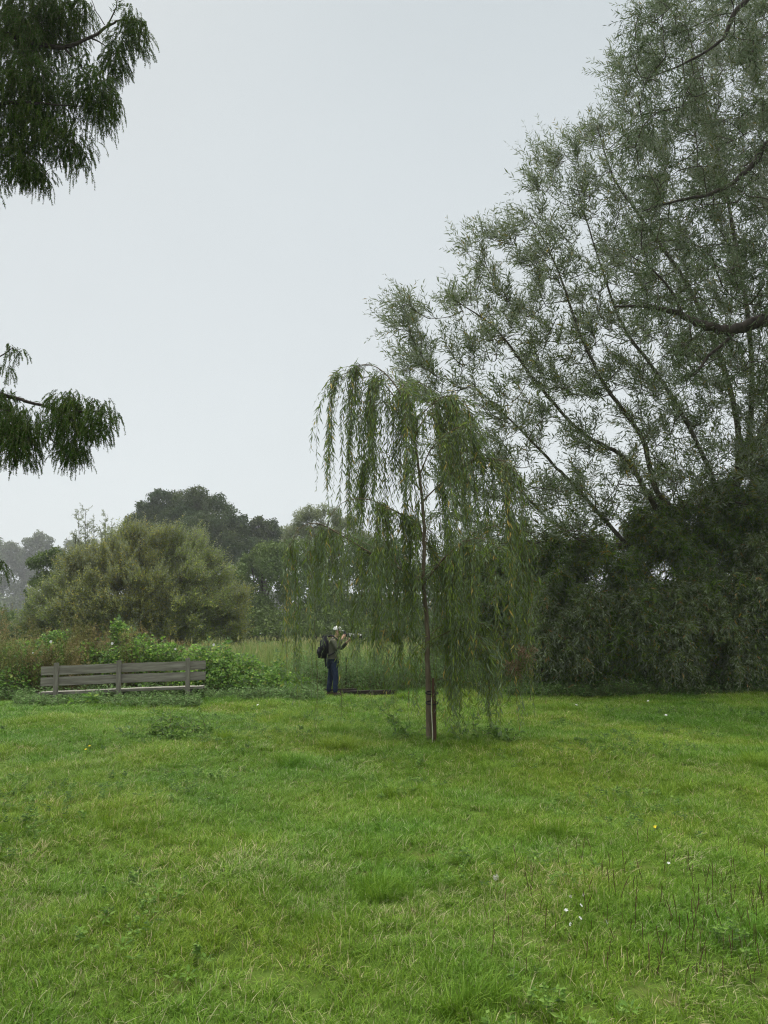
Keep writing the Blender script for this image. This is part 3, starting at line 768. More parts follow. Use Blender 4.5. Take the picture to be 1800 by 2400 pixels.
# ------------------------------------------------------------------ dense sallow thicket under the large willow
def thicket(name, label, base, blobs, nt_, ntw, leafn, L, W, mats, cat='shrub', up=.1, grav=.35, **kw):
    e = empty(name, tuple(base), label=label, cat=cat)
    tr = Bag(); cr_ = Bag()
    sk = []
    for q in range(5):
        tgt, _ = in_blobs(blobs, 1); a_ = np.array(base) + [rng.normal(0, .5), rng.normal(0, .3), 0]
        sk.append(limb(tr, [a_, a_ * .6 + tgt[0] * .4 + [0, 0, .3], tgt[0]], .07, .02, 6, k=6))
    tg, _ = in_blobs(blobs, nt_, .4, 1.0); tg[:, 2] = np.maximum(tg[:, 2], .1)
    OP, OT = grow(tr, sk, tg, .005, .009, .1, 0, 4)
    Pw = dress(cr_, OP, OT, ntw, leafn, L, W, up=up, grav=grav, **kw)
    put(tr.build('branches', [mats[1]], smooth=True), e); put(cr_.build('foliage', [mats[0], M['twig']]), e)
    return e
dk = dict(lt=(.3, .75), wig=.8, droop=.35, left=(-.1, -.5, 0))
thicket('sallow_shrub', 'dense dark olive sallow shrub below the large willow, right edge', gnd(1740, 1612),
        [(1700, 1250, 21.6, 130), (1800, 1400, 21, 130), (1690, 1440, 20.8, 130), (1800, 1230, 21.6, 140), (1640, 1540, 20.4, 80), (1760, 1560, 20.4, 80), (1960, 1300, 21.4, 170), (1950, 1500, 21, 120), (1660, 1170, 21.6, 70), (1760, 1110, 21.6, 80), (1620, 1215, 21.4, 60)], 420, 8500, 15, .135, .032, (M['scrub'], M['barkdark']), **dk)
thicket('sallow_shrub', 'dark rounded sallow shrub between the weeping willow and the thicket', gnd(1420, 1612),
        [(1560, 1310, 21.4, 105), (1430, 1370, 21.2, 105), (1330, 1330, 21.8, 60), (1520, 1480, 20.6, 115), (1400, 1510, 20.7, 100), (1310, 1430, 21.4, 95), (1290, 1540, 21, 70), (1490, 1235, 21.4, 45), (1560, 1215, 21.5, 60), (1300, 1270, 21.6, 45), (1390, 1290, 21.4, 40)], 420, 8500, 15, .135, .032, (M['scrub'], M['barkdark']), **dk)
thicket('sallow_shrub', 'greyish sallow shrub standing just behind the weeping willow', gnd(1200, 1600),
        [(1200, 1400, 23, 100), (1130, 1480, 23, 80), (1230, 1520, 22.5, 80), (1060, 1520, 23.4, 60), (1250, 1330, 23, 60), (1120, 1370, 24, 70), (1220, 1285, 22.6, 40), (1160, 1300, 23.4, 45)], 260, 4800, 15, .135, .032, (M['scrub'], M['barkdark']), **dk)

for q_, (bl__, c_, lb_) in enumerate((
    ([(1330, 1470, 20.4, 60), (1380, 1420, 20.3, 50), (1290, 1500, 20.5, 50), (1360, 1520, 20.2, 45), (1270, 1400, 20.8, 40)], 1340, 'loose grey-green sallow spray leaning out of the dark thicket nearest the weeping willow'),
    ([(1610, 1430, 19.9, 60), (1560, 1490, 19.8, 55), (1650, 1370, 20.1, 50), (1500, 1420, 20.1, 45), (1600, 1540, 19.7, 40)], 1590, 'olive sallow sprays leaning out of the middle of the dark thicket'),
    ([(1760, 1380, 19.8, 60), (1720, 1450, 19.7, 60), (1800, 1300, 20, 60), (1740, 1520, 19.6, 45), (1860, 1400, 19.8, 70)], 1770, 'yellowish olive sallow sprays leaning out of the thicket at the right edge'))):
    thicket('sallow_shrub', lb_, gnd(c_, 1618), bl__, 90, 900, 15, .15, .034, (M['sprays'], M['barkdark']), lt=(.4, 1.0), wig=.6, droop=.5, left=(-.2, -.7, 0))

def patch(name, label, blobs, n, L, W, mat, cat, kind=None, base=None, flowers=(), squash=1, upn=.6, sprig=0, stems=True, group=None):
    """low leafy growth: broad leaves in and on the skin of soft mounds, on short stems"""
    b0 = blobs[0]; bs = at(b0[0], b0[1], b0[2]) * [1, 1, 0] if base is None else np.array(base)
    e = empty(name, tuple(bs), label=label, cat=cat, group=group)
    if kind: e['kind'] = kind
    bag_ = Bag()
    P, d = in_blobs(blobs, n, .28, 1.1)
    P += .06 * np.sin(P[:, [1, 2, 0]] * 9 + 1)
    P[:, 2] = np.maximum(P[:, 2], .02 + .08 * rng.random(n))
    N = unit(d * .5 + [0, -.35, upn] + rng.normal(0, .5, (n, 3)))
    D = unit(rng.normal(0, 1, (n, 3)) * [1, 1, .5] + [0, 0, -.25] + d * .4)
    sc = rng.uniform(.6, 1.25, n)
    leaves(bag_, P, D, N, L * sc, W * sc, 0, None, .15, .38)
    if stems:
        k = rng.integers(0, n, n // 18)
        twigs(bag_, P[k] * [1, 1, .0], unit((P[k] - P[k] * [1, 1, 0]) + rng.normal(0, .1, (len(k), 3))), np.maximum(P[k][:, 2], .05), 4, 0, .005, 1)
    if sprig:
        k = rng.integers(0, n, sprig); top = P[k] + d[k] * .05
        Pw = twigs(bag_, top, unit(d[k] * [1, 1, .3] + [0, 0, .8] + rng.normal(0, .35, (sprig, 3))), rng.uniform(.15, .5, sprig), 5, .3, .004, 1)
        leaf_twigs(bag_, Pw, 8, L, W, .1, .8, .1, 0)
    f_ = bag_.build('foliage', [mat, M['twig']]); put(f_, e)
    for (px, py, Yf, rp) in flowers:
        c = at(px, py, Yf); fb = Bag(); R = rp * .62 / F * Yf
        a = np.linspace(0, 2 * math.pi, 13)[:-1]
        rings = []
        for rr, dd in ((R, 0.0), (R * .8, .15 * R), (R * .3, .8 * R), (R * .12, 1.5 * R)):
            rings.append(np.stack([c[0] + rr * np.cos(a), c[1] + dd + 0 * a, c[2] + rr * np.sin(a) - dd * .4], 1))
        V = np.concatenate(rings); ii = np.arange(48).reshape(4, 12)
        A, B_ = ii[:-1], ii[1:]
        fb.add(V, np.stack([A, np.roll(A, -1, 1), np.roll(B_, -1, 1), B_], -1).reshape(-1, 4))
        put(fb.build('flower', [M['petal']], smooth=True), e)
    return e
patch('bramble_bush', 'low dark bramble along the foot of the sallow thicket', [(1310, 1585, 20.6, 45), (1400, 1590, 20.4, 38), (1480, 1595, 20.2, 35), (1560, 1590, 20.2, 40), (1650, 1592, 20.1, 40), (1740, 1590, 20, 42), (1820, 1590, 20, 45), (1270, 1560, 21, 45)], 7500, .085, .055, M['bramble'], 'shrub', sprig=90)

# ------------------------------------------------------------------ swamp cypress reaching in from the left
cy = empty('swamp_cypress_tree', (-7.6, 8.6, 0), label='dark feathery conifer whose drooping boughs hang in from the left edge', cat='tree')
trunk = Bag(); crown = Bag()
CY = 8.2
def cpx(px, py, dy=0): return at(px, py, CY + dy)
limb(trunk, [(-7.6, 8.6, -.1), (-7.6, 8.6, 2), (-7.55, 8.6, 5), (-7.5, 8.5, 9), (-7.45, 8.5, 13)], .34, .10, 12)
SB = []
for pts, r0 in [
    ([(-600, 180, .3), (-200, 100, .1), (0, 82, 0), (60, 97, 0), (150, 112, 0), (215, 90, 0), (258, 56, 0), (285, 47, 0), (320, 60, .0)], .045),
    ([(-600, 180, .3), (-150, 60, .3), (0, 90, .3), (70, 104, .3)], .03),
    ([(150, 112, 0), (178, 140, 0), (200, 170, 0), (225, 210, 0)], .016),
    ([(215, 90, 0), (240, 102, 0), (262, 118, .05)], .012),
    ([(250, 62, 0), (268, 28, 0), (275, 0, 0), (280, -30, 0)], .010),
    ([(245, 58, 0), (225, 25, 0), (215, 0, 0)], .006),
    ([(-700, 0, 0), (-200, -60, 0), (0, -40, 0), (120, -20, 0), (210, 10, 0)], .04),
    ([(-600, 350, 0), (-200, 250, -.2), (0, 250, -.2), (100, 240, -.2), (190, 250, -.2)], .035),
    ([(-600, 450, 0), (-200, 360, .2), (0, 350, .2), (80, 370, .2), (110, 410, .2)], .03),
    ([(-600, 1000, 0), (-200, 900, 0), (0, 922, 0), (60, 942, 0), (135, 962, 0), (200, 962, 0), (262, 966, 0)], .035),
    ([(-600, 1050, 0), (-200, 960, .2), (0, 980, .2), (80, 1010, .2), (150, 1050, .2)], .028),
    ([(-500, 900, 0), (-100, 850, 0), (0, 835, 0), (30, 818, 0), (52, 830, 0)], .012),
    ([(-500, 1400, 0), (-150, 1330, 0), (-20, 1318, 0), (8, 1318, 0)], .014)]:
    SB.append(limb(trunk, [cpx(*p) for p in pts], r0, .004, 7, 0, 6, .03))
CBl = [(40, 30, CY, 90), (140, 20, CY, 60), (60, 130, CY, 80), (110, 60, CY + .2, 70), (190, 10, CY, 35), (170, 60, CY, 30, .5), (20, 240, CY, 90), (100, 210, CY, 70), (215, 225, CY, 65), (240, 215, CY - .2, 50), (160, 330, CY, 60), (90, 300, CY, 60), (30, 360, CY, 60),
       (70, 400, CY, 35), (310, 40, CY, 28), (325, 65, CY, 30), (290, 95, CY, 38), (270, 130, CY, 32), (262, 160, CY, 24), (340, 110, CY, 12), (100, 405, CY, 25), (200, 130, CY, 20, .35),
       (150, 945, CY, 35), (175, 935, CY, 30), (160, 990, CY, 50), (240, 965, CY, 38), (225, 1000, CY, 30), (60, 995, CY, 48), (10, 985, CY, 50), (170, 1050, CY, 38), (40, 1040, CY, 50), (95, 955, CY, 12, .4), (5, 930, CY, 30),
       (12, 860, CY, 14), (25, 812, CY, 9), (50, 822, CY, 12), (-5, 1320, CY, 16),
       (-120, 120, CY, 140, .5), (-120, 350, CY, 120, .5), (-120, 1020, CY, 100, .5), (-110, 870, CY, 60, .5)]
nS = 9500
Q, d = in_blobs(CBl, nS, .5, 1.6)
# short drooping sprays: fall from the origin, gather in hanks
h = rng.normal(0, .06, (nS, 3)) * [1, 1, 0] + d * [.06, .06, 0]
Ls = rng.uniform(.08, .25, nS)
k = 7; tt = np.linspace(0, 1, k)[None, :, None]; s_ = Ls[:, None, None] * tt
Pp = Q[:, None, :] + h[:, None, :] * (1 - np.exp(-s_ / .08)) + np.array([0, 0, 1.]) * (-s_)
tubes(crown, Pp, .0018 * np.ones((nS, k)), 3, 1)
cv = (.45 + .2 * rng.standard_normal((nS, 1)) + .15 * rng.standard_normal((nS, 34))).clip(0, 1)
leaf_twigs(crown, Pp, 34, .024, .0095, .0, .75, .35, 0, var=cv)
tg = Q[rng.choice(nS, 420, replace=False)]
grow(trunk, SB, tg, .0025, .008, -.2, 0, 4, rmax=.014)
# open comb-like twigs near the bare fork
for (a_, z_) in (((165, 118), (190, 165)), ((180, 140), (205, 175)), ((200, 100), (206, 150)), ((70, 940), (150, 955)), ((0, 915), (60, 940)), ((262, 30), (283, -5))):
    c = np.linspace(cpx(*a_), cpx(*z_), 6)
    leaf_twigs(crown, np.repeat(c[None], 2, 0), 14, .075, .013, .0, .9, .35, 0)
put(trunk.build('trunk', [M['barkdark']], smooth=True), cy)
put(crown.build('crown', [M['cypress'], M['twig']]), cy)

# ------------------------------------------------------------------ distant trees
def clump_tree(name, label, base, blobs, n, leaf, mats, cat='tree', group=None, sub=.38, trunk_r=.35, per=18, lw=.6, subN=None):
    n = int(n * 2.2)
    e = empty(name, tuple(base), label=label, cat=cat, group=group)
    tr = Bag(); cr_ = Bag()
    C = np.array([at(b_[0], b_[1], b_[2]) for b_ in blobs]); R = np.array([b_[3] / F * b_[2] for b_ in blobs])
    base = np.array(base, float)
    top = C[np.argmax(C[:, 2])]
    mid = base * .5 + top * .5; mid[:2] = base[:2] * .7 + top[:2] * .3
    limb(tr, [base - [0, 0, .2], mid, top], trunk_r, trunk_r * .25, 9)
    for c in C:
        limb(tr, [mid * .8 + base * .2, mid * .4 + c * .6 - [0, 0, .3], c], trunk_r * .4, trunk_r * .1, 6, k=4)
    w_ = R ** 2 / (R ** 2).sum()
    SC_, SR_ = [], []
    for c, r in zip(C, R):
        m = per; dd = unit(rng.normal(0, 1, (m, 3))); dd[:, 2] = np.where(dd[:, 2] < -.5, -dd[:, 2], dd[:, 2])
        SC_.append(c + dd * r * rng.uniform(.55, .95, (m, 1))); SR_.append(r * sub * rng.uniform(.6, 1.25, m))
    SC_ = np.concatenate(SC_); SR_ = np.concatenate(SR_)
    k = rng.choice(len(SR_), n, p=SR_ ** 2 / (SR_ ** 2).sum())
    dd = unit(rng.normal(0, 1, (n, 3)))
    P = SC_[k] + dd * (SR_[k] * rng.uniform(.55, 1.12, n))[:, None]
    P[:, 2] = np.maximum(P[:, 2], .1)
    N = unit(dd + [0, 0, .4] + rng.normal(0, .45, (n, 3)))
    D = unit(rng.normal(0, 1, (n, 3)) + [0, 0, -.2])
    sc = rng.uniform(.6, 1.3, n)
    leaves(cr_, P, D, N, leaf * sc, leaf * lw * sc, 0, (.5 + .2 * rng.standard_normal(len(SR_)))[k].clip(0, 1) * .6 + .4 * rng.random(n))
    put(tr.build('trunk', [M['barkdark']], smooth=True), e); put(cr_.build('crown', [mats]), e)
    return e
OY = 112
clump_tree('oak_tree', 'big dark domed oak rising behind the round bush', at(440, 1500, OY) * [1, 1, 0],
    [(430, 1200, OY, 55), (500, 1210, OY, 55), (370, 1230, OY, 50), (330, 1250, OY, 35), (540, 1260, OY, 45), (400, 1290, OY, 70), (480, 1300, OY, 75), (550, 1320, OY, 40), (320, 1300, OY, 45), (560, 1370, OY, 35), (460, 1175, OY, 35), (520, 1390, OY, 60), (360, 1380, OY, 70), (430, 1240, OY - 2, 60), (470, 1250, OY - 3, 60), (390, 1250, OY - 3, 55), (520, 1300, OY - 3, 55), (340, 1320, OY - 3, 55), (308, 1232, OY, 26), (340, 1205, OY, 30), (380, 1180, OY, 34), (585, 1285, OY, 28), (560, 1235, OY, 26)], 46000, .36, M['oak'], per=26, trunk_r=.7, sub=.31)
clump_tree('oak_tree', 'smaller open dark oak between the domed oak and the pale tree', at(620, 1500, 118) * [1, 1, 0],
    [(605, 1232, 118, 20), (632, 1236, 118, 20), (585, 1255, 118, 20), (658, 1258, 118, 20), (620, 1262, 118, 26), (600, 1290, 118, 28), (650, 1290, 118, 28), (625, 1325, 118, 34), (590, 1330, 118, 30), (670, 1300, 118, 24)], 12000, .34, M['oak'], per=18, trunk_r=.5, sub=.4)
for lb, bx, bl_, n_ in (
    ('shadowy rounded alder at the far side of the reeds, right of the domed oak', 600, [(590, 1330, 72, 40), (620, 1310, 72, 40), (570, 1390, 72, 45), (660, 1320, 71, 45), (560, 1350, 70, 34), (640, 1370, 70, 55), (600, 1440, 70, 50), (550, 1440, 70, 40)], 9000),
    ('blue-green alder seen through the left strands of the weeping willow', 740, [(700, 1310, 74, 50), (750, 1330, 72, 55), (700, 1400, 70, 60), (780, 1300, 71, 45), (850, 1300, 71, 45), (770, 1410, 70, 60), (820, 1350, 72, 50), (720, 1450, 70, 50)], 10000),
    ('dusky alder seen behind the trunk of the weeping willow', 920, [(880, 1320, 74, 50), (940, 1310, 74, 55), (900, 1400, 70, 60), (980, 1380, 72, 60), (860, 1440, 70, 50), (960, 1450, 70, 50)], 9000),
    ('alder at the far side of the reeds, hidden behind the sallow shrubs', 1120, [(1040, 1330, 74, 50), (1100, 1310, 74, 55), (1060, 1400, 70, 60), (1150, 1380, 72, 60), (1220, 1330, 74, 60), (1120, 1450, 70, 60), (1280, 1320, 74, 60), (1380, 1330, 74, 80)], 10000)):
    clump_tree('alder_tree', lb, at(bx, 1500, 72) * [1, 1, 0], bl_, n_, .24, M['midtree'], sub=.42, group='alders along the far side of the reeds', per=14, trunk_r=.3)
clump_tree('white_willow_tree', 'pale grey-green tree rising behind the left side of the weeping willow', at(740, 1500, 84) * [1, 1, 0],
    [(720, 1225, 84, 38), (770, 1220, 84, 34), (700, 1265, 84, 40), (760, 1270, 84, 45), (810, 1250, 84, 38), (850, 1290, 84, 40), (680, 1290, 84, 26), (900, 1300, 84, 30)], 11000, .26, M['paletree'], per=16, trunk_r=.4, lw=.4)
clump_tree('hawthorn_tree', 'small dark tree at the left shoulder of the round bush', at(120, 1500, 58) * [1, 1, 0],
    [(110, 1330, 58, 36), (135, 1320, 58, 30), (100, 1380, 58, 34), (150, 1380, 58, 40), (85, 1430, 58, 26), (130, 1440, 58, 40), (170, 1320, 58, 26)], 9000, .18, M['midtree'], per=14, trunk_r=.2)
for lb, bl_, n_ in (
    ('pale hazy poplar at the far left, cut by the frame', [(10, 1330, 330, 40), (-20, 1300, 330, 40), (25, 1300, 330, 28), (10, 1390, 330, 45), (-30, 1390, 330, 50), (20, 1440, 330, 35)], 6000),
    ('pale hazy tree crown between the far left poplar and the dark small tree', [(75, 1290, 330, 32), (100, 1275, 330, 26), (60, 1320, 330, 30), (110, 1310, 330, 30), (80, 1370, 330, 40), (50, 1430, 330, 35)], 6000),
    ('faint hazy tree showing in the gap left of the domed oak', [(190, 1300, 330, 30), (160, 1290, 330, 22), (220, 1320, 330, 30), (180, 1350, 330, 40), (260, 1340, 330, 40)], 5000)):
    clump_tree('poplar_tree', lb, at(bl_[0][0], 1490, 330) * [1, 1, 0], bl_, n_, 1.1, M['fartree'], group='hazy trees in the far distance', per=14, trunk_r=.6)
clump_tree('far_woodland', 'blue hazy wood closing the view along the horizon', at(600, 1490, 300) * [1, 1, 0],
    [(x_, 1450 + 12 * math.sin(x_), 290, 45) for x_ in range(-400, 2300, 55)], 40000, 1.5, M['fartree'], cat='woodland', per=16, sub=.5)['kind'] = 'stuff'

clump_tree('far_hedgerow', 'dark low hedgerow along the far edge of the reed bed', at(600, 1500, 68) * [1, 1, 0],
    [(x_, 1468 + 9 * math.sin(x_ * .7), yy_, 36 + 8 * math.sin(x_)) for x_ in range(-420, 1700, 34) for yy_ in (66, 70)] + [(x_, 1490 + 4 * math.sin(x_), 64.5, 24) for x_ in range(-420, 1700, 22)], 44000, .26, M['midtree'], cat='hedgerow', per=12, sub=.5, trunk_r=.1)['kind'] = 'stuff'

# pale shoots sticking up left of the bush
e = empty('young_willow_tree', tuple(at(230, 1500, 48) * [1, 1, 0]), label='thin pale upright shoots rising above the left side of the round bush', cat='tree')
tr = Bag(); cr_ = Bag(); sk = []
for px, py in ((184, 1205), (200, 1195), (220, 1225), (248, 1210), (262, 1235), (238, 1250), (205, 1240), (280, 1250), (175, 1250), (190, 1280)):
    c = limb(tr, [at(230, 1500, 48) * [1, 1, 0], at(225 + (px - 225) * .5, 1400, 48), at(225 + (px - 225) * .9, 1300, 48), at(px, py, 48)], .05, .008, 5)
    sk.append(c)
K = np.stack([c[-11:] for c in sk]); 
Q = K.reshape(-1, 3)[rng.integers(0, K.shape[0] * 11, 420)]
Pw = twigs(cr_, Q, unit(rng.normal(0, .5, (420, 3)) + [0, 0, .7]), rng.uniform(.25, .7, 420), 5, 0, .008, 1)
leaf_twigs(cr_, Pw, 14, .14, .045, .1, .7, 0, 0)
put(tr.build('trunk', [M['bark']], smooth=True), e); put(cr_.build('crown', [M['paletree'], M['twig']]), e)

# round grey willow bush
BY = 36.0
e = empty('willow_bush', tuple(at(310, 1500, BY) * [1, 1, 0]), label='wide round olive-brown willow bush standing behind the bench', cat='bush')
tr = Bag(); cr_ = Bag()
BB = [(270, 1330, BY, 75), (340, 1310, BY, 75), (410, 1320, BY, 75), (200, 1380, BY, 75), (470, 1370, BY, 70), (130, 1430, BY, 55), (520, 1420, BY, 60), (300, 1400, BY - 1, 100), (420, 1420, BY - 1, 100), (200, 1450, BY - 1, 80), (530, 1470, BY, 45), (90, 1470, BY, 35), (330, 1480, BY - 1.4, 80)]
sk = []
b0 = at(310, 1500, BY) * [1, 1, 0]
for px, py in ((120, 1400), (190, 1330), (260, 1280), (330, 1260), (400, 1270), (460, 1310), (520, 1390), (300, 1350), (400, 1380), (220, 1400)):
    c = at(px, py, BY + rng.uniform(-1.5, 1.5)); sk.append(limb(tr, [b0 + rng.normal(0, .3, 3) * [1, 1, 0], b0 * .5 + c * .5 + [0, 0, .2], c], .09, .02, 6))
tg, _ = in_blobs(BB, 1000, .34, 1.0); tg[:, 2] = np.maximum(tg[:, 2], .2)
OP, OT = grow(tr, sk, tg, .008, .008, .0, 0, 3, m=5)
kk = rng.integers(0, len(OP), 17000); Q = OP[kk] + rng.normal(0, .12, (17000, 3))
ctr = b0 + [0, 0, 1.0]
D = unit(unit(Q - ctr) * .9 + [0, -.1, .45] + rng.normal(0, .28, (17000, 3)))
Pw = twigs(cr_, Q, D, rng.uniform(.35, .85, 17000), 4, 0, .006, 1)
leaf_twigs(cr_, Pw, 13, .11, .046, .15, .7, .0, 0)
top = Q[(Q[:, 2] > 3.6)]; top = top[rng.choice(len(top), 420, replace=False)]
Pw = twigs(cr_, top, unit(unit(top - ctr) * .5 + [0, 0, .9] + rng.normal(0, .2, (420, 3))), rng.uniform(.7, 1.5, 420), 5, 0, .007, 1)
leaf_twigs(cr_, Pw, 20, .12, .046, .15, .7, .0, 0)
put(tr.build('branches', [M['bark']], smooth=True), e); put(cr_.build('foliage', [M['bush'], M['twig']]), e)

# ------------------------------------------------------------------ reeds and herbs behind the lawn
def blades(bag, x, y, z0, H, W, lean, segs=3, mi=0, var=None):
    n = len(x); a = rng.random(n) * 6.283
    out = np.stack([np.cos(a), np.sin(a), 0 * a], 1); S = np.stack([-np.sin(a), np.cos(a), 0 * a], 1)
    base = np.stack([x, y, z0], 1); V = []
    ts = np.linspace(0, 1, segs + 1)
    for t in ts:
        c = base + out * (lean * H * t ** 2)[:, None] + np.array([0, 0, 1.]) * (H * t * (1 - .3 * lean * t))[:, None]
        wf = W * (1 - .92 * t ** 1.5) * .5
        V += [c - S * wf[:, None], c + S * wf[:, None]]
    V = np.stack(V, 1).reshape(-1, 3); k = 2 * (segs + 1); i = np.arange(n)[:, None] * k
    fs = np.concatenate([i + np.array([[0, 1, 3, 2]]) + 2 * q for q in range(segs)])
    if var is None: var = rng.random(n)
    bag.add(V, fs, mi, np.tile(var, segs))
b = Bag(); n = 30000
y = 23.5 + 42 * rng.random(n) ** 1.2; x = rng.uniform(-1, 1, n) * (y * .56 + 2)
H = rng.uniform(.8, 1.25, n) * (1 + .12 * vnoise(x, y, .5, 5)) 
blades(b, x, y, 0 * x, H, rng.uniform(.012, .028, n) * (1 + (y - 23) * .012), rng.uniform(.05, .6, n))
k = rng.random(n) < .10; m = k.sum()
leaves(b, np.stack([x[k], y[k], H[k] * .97], 1), np.stack([rng.normal(0, .3, m), rng.normal(0, .3, m), np.ones(m)], 1), rng.normal(0, 1, (m, 3)), .22, .06, 0, np.full(m, .97))
tag(b.build('reed_bed', [M['reed']]), kind='stuff', label='pale yellow-green reed bed stretching away behind the lawn', cat='reeds')

def herb_strip(name, label, x0, x1, y0, y1, n, hmin, hmax, mat, cat='weeds', nl=9, L=.11, W=.04, seed=5):
    """a strip of leafy stems; (px range at a distance range)"""
    bag_ = Bag(); y = rng.uniform(y0, y1, n); px = rng.uniform(x0, x1, n); x = (px - 900) / F * y
    H = rng.uniform(hmin, hmax, n) * (1 + .35 * vnoise(x, y, 1.7, seed))
    D = unit(np.stack([rng.normal(0, .16, n), rng.normal(0, .16, n), np.ones(n)], 1))
    P = twigs(bag_, np.stack([x, y, 0 * x], 1), D, H, 5, .0, .005, 1)
    leaf_twigs(bag_, P, nl, L, W, .05, .95, .15, 0)
    return tag(bag_.build(name, [mat, M['twig']]), kind='stuff', label=label, cat=cat)
herb_strip('tall_herbs', 'tall pale green nettles and herbs in front of the reeds behind the standing man', 690, 1250, 20.8, 24.5, 1500, .5, 1.05, M['herb'], nl=15)
herb_strip('verge_weeds', 'knee-high nettles and weeds along the lawn edge behind the bench', -250, 760, 17.9, 20, 3300, .10, .36, M['herb'], nl=8, L=.09, W=.04)
herb_strip('verge_weeds', 'ragged low weeds growing up round the feet of the bench', 60, 480, 16.4, 17.8, 650, .08, .28, M['herb'], nl=8, L=.09, W=.035)
herb_strip('verge_weeds', 'low weeds along the lawn edge in front of the dark thicket', 1180, 2000, 19.0, 20.3, 2000, .06, .36, M['bramble'], nl=9, L=.08, W=.035)

# ------------------------------------------------------------------ hedge of bindweed, willowherb and bramble, left
HY = 19.6
patch('bindweed_mound', 'bright green mound of bindweed right of the bench, sloping down to the lawn', [(455, 1565, HY, 50), (500, 1550, HY, 42), (545, 1565, HY, 42), (590, 1580, HY, 35), (640, 1595, HY - .2, 28), (520, 1590, HY - .5, 40), (440, 1600, HY - .4, 40), (600, 1600, HY - .5, 28), (400, 1545, HY, 30), (560, 1612, HY - .6, 26), (680, 1610, HY - .3, 16), (650, 1575, HY + .3, 24), (690, 1590, HY + .6, 20), (720, 1605, HY + .6, 14)], 8200, .085, .065, M['bind'], 'bindweed', sprig=80,
      flowers=[(501, 1511, HY - .9, 5), (411, 1521, HY - .9, 4)])
patch('bindweed_mound', 'bindweed scrambling above the middle of the bench back', [(330, 1530, HY, 40), (380, 1540, HY, 34), (290, 1560, HY, 44), (350, 1580, HY, 40), (285, 1490, HY + .3, 26), (280, 1470, HY + .3, 16), (230, 1550, HY, 30)], 5200, .08, .06, M['bind'], 'bindweed', sprig=60,
      flowers=[(263, 1508, HY - 1, 5)])
patch('bindweed_mound', 'bindweed tangle above the left end of the bench with white trumpet flowers', [(120, 1510, HY, 34), (80, 1560, HY - .3, 40), (50, 1530, HY, 34), (150, 1560, HY, 44), (60, 1590, HY - .8, 40), (20, 1600, HY - .8, 40), (190, 1540, HY, 34), (125, 1490, HY, 16)], 5600, .08, .06, M['bind'], 'bindweed', sprig=60,
      flowers=[(119, 1504, HY - 1, 5), (77, 1530, HY - 1.1, 3)])
def stalks(name, label, spots, mat, group=None, n=34, hs=(.8, 1.1), L=.085, W=.017):
    base = at(spots[0][0], 1550, spots[0][2]) * [1, 1, 0]
    e = empty(name, tuple(base), label=label, cat='willowherb', group=group); bag_ = Bag()
    for px, py, Yd, wpx in spots:
        top = at(px, py, Yd); h = top[2]; c0 = top * [1, 1, 0]; wm = wpx / F * Yd
        Q = c0 + rng.normal(0, .45, (n, 3)) * [wm, .3, 0]
        H = h * rng.uniform(.65, 1.02, n)
        P = twigs(bag_, Q, unit(rng.normal(0, .10, (n, 3)) * [1, 1, 0] + [0, 0, 1]), H, 6, 0, .006, 1)
        leaf_twigs(bag_, P, 40, L, W, .15, .75, .1, 0)
        k2 = twigs(bag_, P[:, 4] * .5 + P[:, 5] * .5, unit(rng.normal(0, .5, (n, 3)) + [0, 0, .8]), .22, 4, 0, .003, 1)
        leaf_twigs(bag_, k2, 14, .05, .014, 0, .8, 0, 0, var=rng.uniform(.6, 1, (n, 14)))
    put(bag_.build('foliage', [mat, M['twig']]), e); return e
stalks('willowherb_clump', 'reddish-brown fading willowherb at the left frame edge', [(5, 1412, HY + .2, 26), (-60, 1420, HY + .4, 60), (35, 1475, HY - .6, 36), (84, 1446, HY + .3, 26), (55, 1500, HY - .9, 50), (-140, 1440, HY, 60)], M['brown'], 'fading willowherb')
stalks('willowherb_clump', 'brownish willowherb standing above the left half of the bench', [(190, 1428, HY + .2, 18), (165, 1475, HY - .5, 30), (212, 1455, HY + .1, 24), (245, 1470, HY + .1, 20), (170, 1510, HY - .9, 34), (110, 1500, HY - .7, 20)], M['brown'], 'fading willowherb')
stalks('willowherb_clump', 'fading willowherb poking up behind the right half of the bench', [(330, 1458, HY + .3, 22), (300, 1475, HY - .4, 18), (370, 1490, HY + .9, 34), (430, 1500, HY + 1, 40), (480, 1500, HY + 1.6, 36)], M['brown'], 'fading willowherb', n=24)
patch('nettle_patch', 'dark leafy weed patch on the lawn in front of the bench', [(400, 1708, 12.1, 20), (440, 1715, 12, 22), (370, 1722, 11.8, 22), (320, 1728, 11.6, 18), (420, 1728, 11.6, 24), (480, 1722, 11.9, 16), (300, 1738, 11.4, 14)], 1500, .07, .032, M['weed'], 'weeds', sprig=50)
patch('dock_plant', 'bright green dock leaves in the grass below the left part of the bench', [(205, 1648, 16.4, 12), (222, 1645, 16.4, 12), (175, 1652, 16.4, 10)], 130, .17, .06, M['bind'], 'weeds', stems=False)
patch('dock_plant', 'pale green weeds in the grass just right of the willow stake', [(1110, 1722, 11.2, 12), (1150, 1718, 11.3, 14), (1180, 1722, 11.2, 12), (1080, 1730, 11, 8), (1200, 1710, 11.6, 8)], 230, .075, .036, M['weed'], 'weeds', sprig=12)
patch('dock_plant', 'greyish weeds in the grass just left of the willow foot', [(935, 1710, 11.4, 12), (960, 1715, 11.3, 12), (915, 1695, 12, 10)], 160, .075, .034, M['weed'], 'weeds', sprig=10)

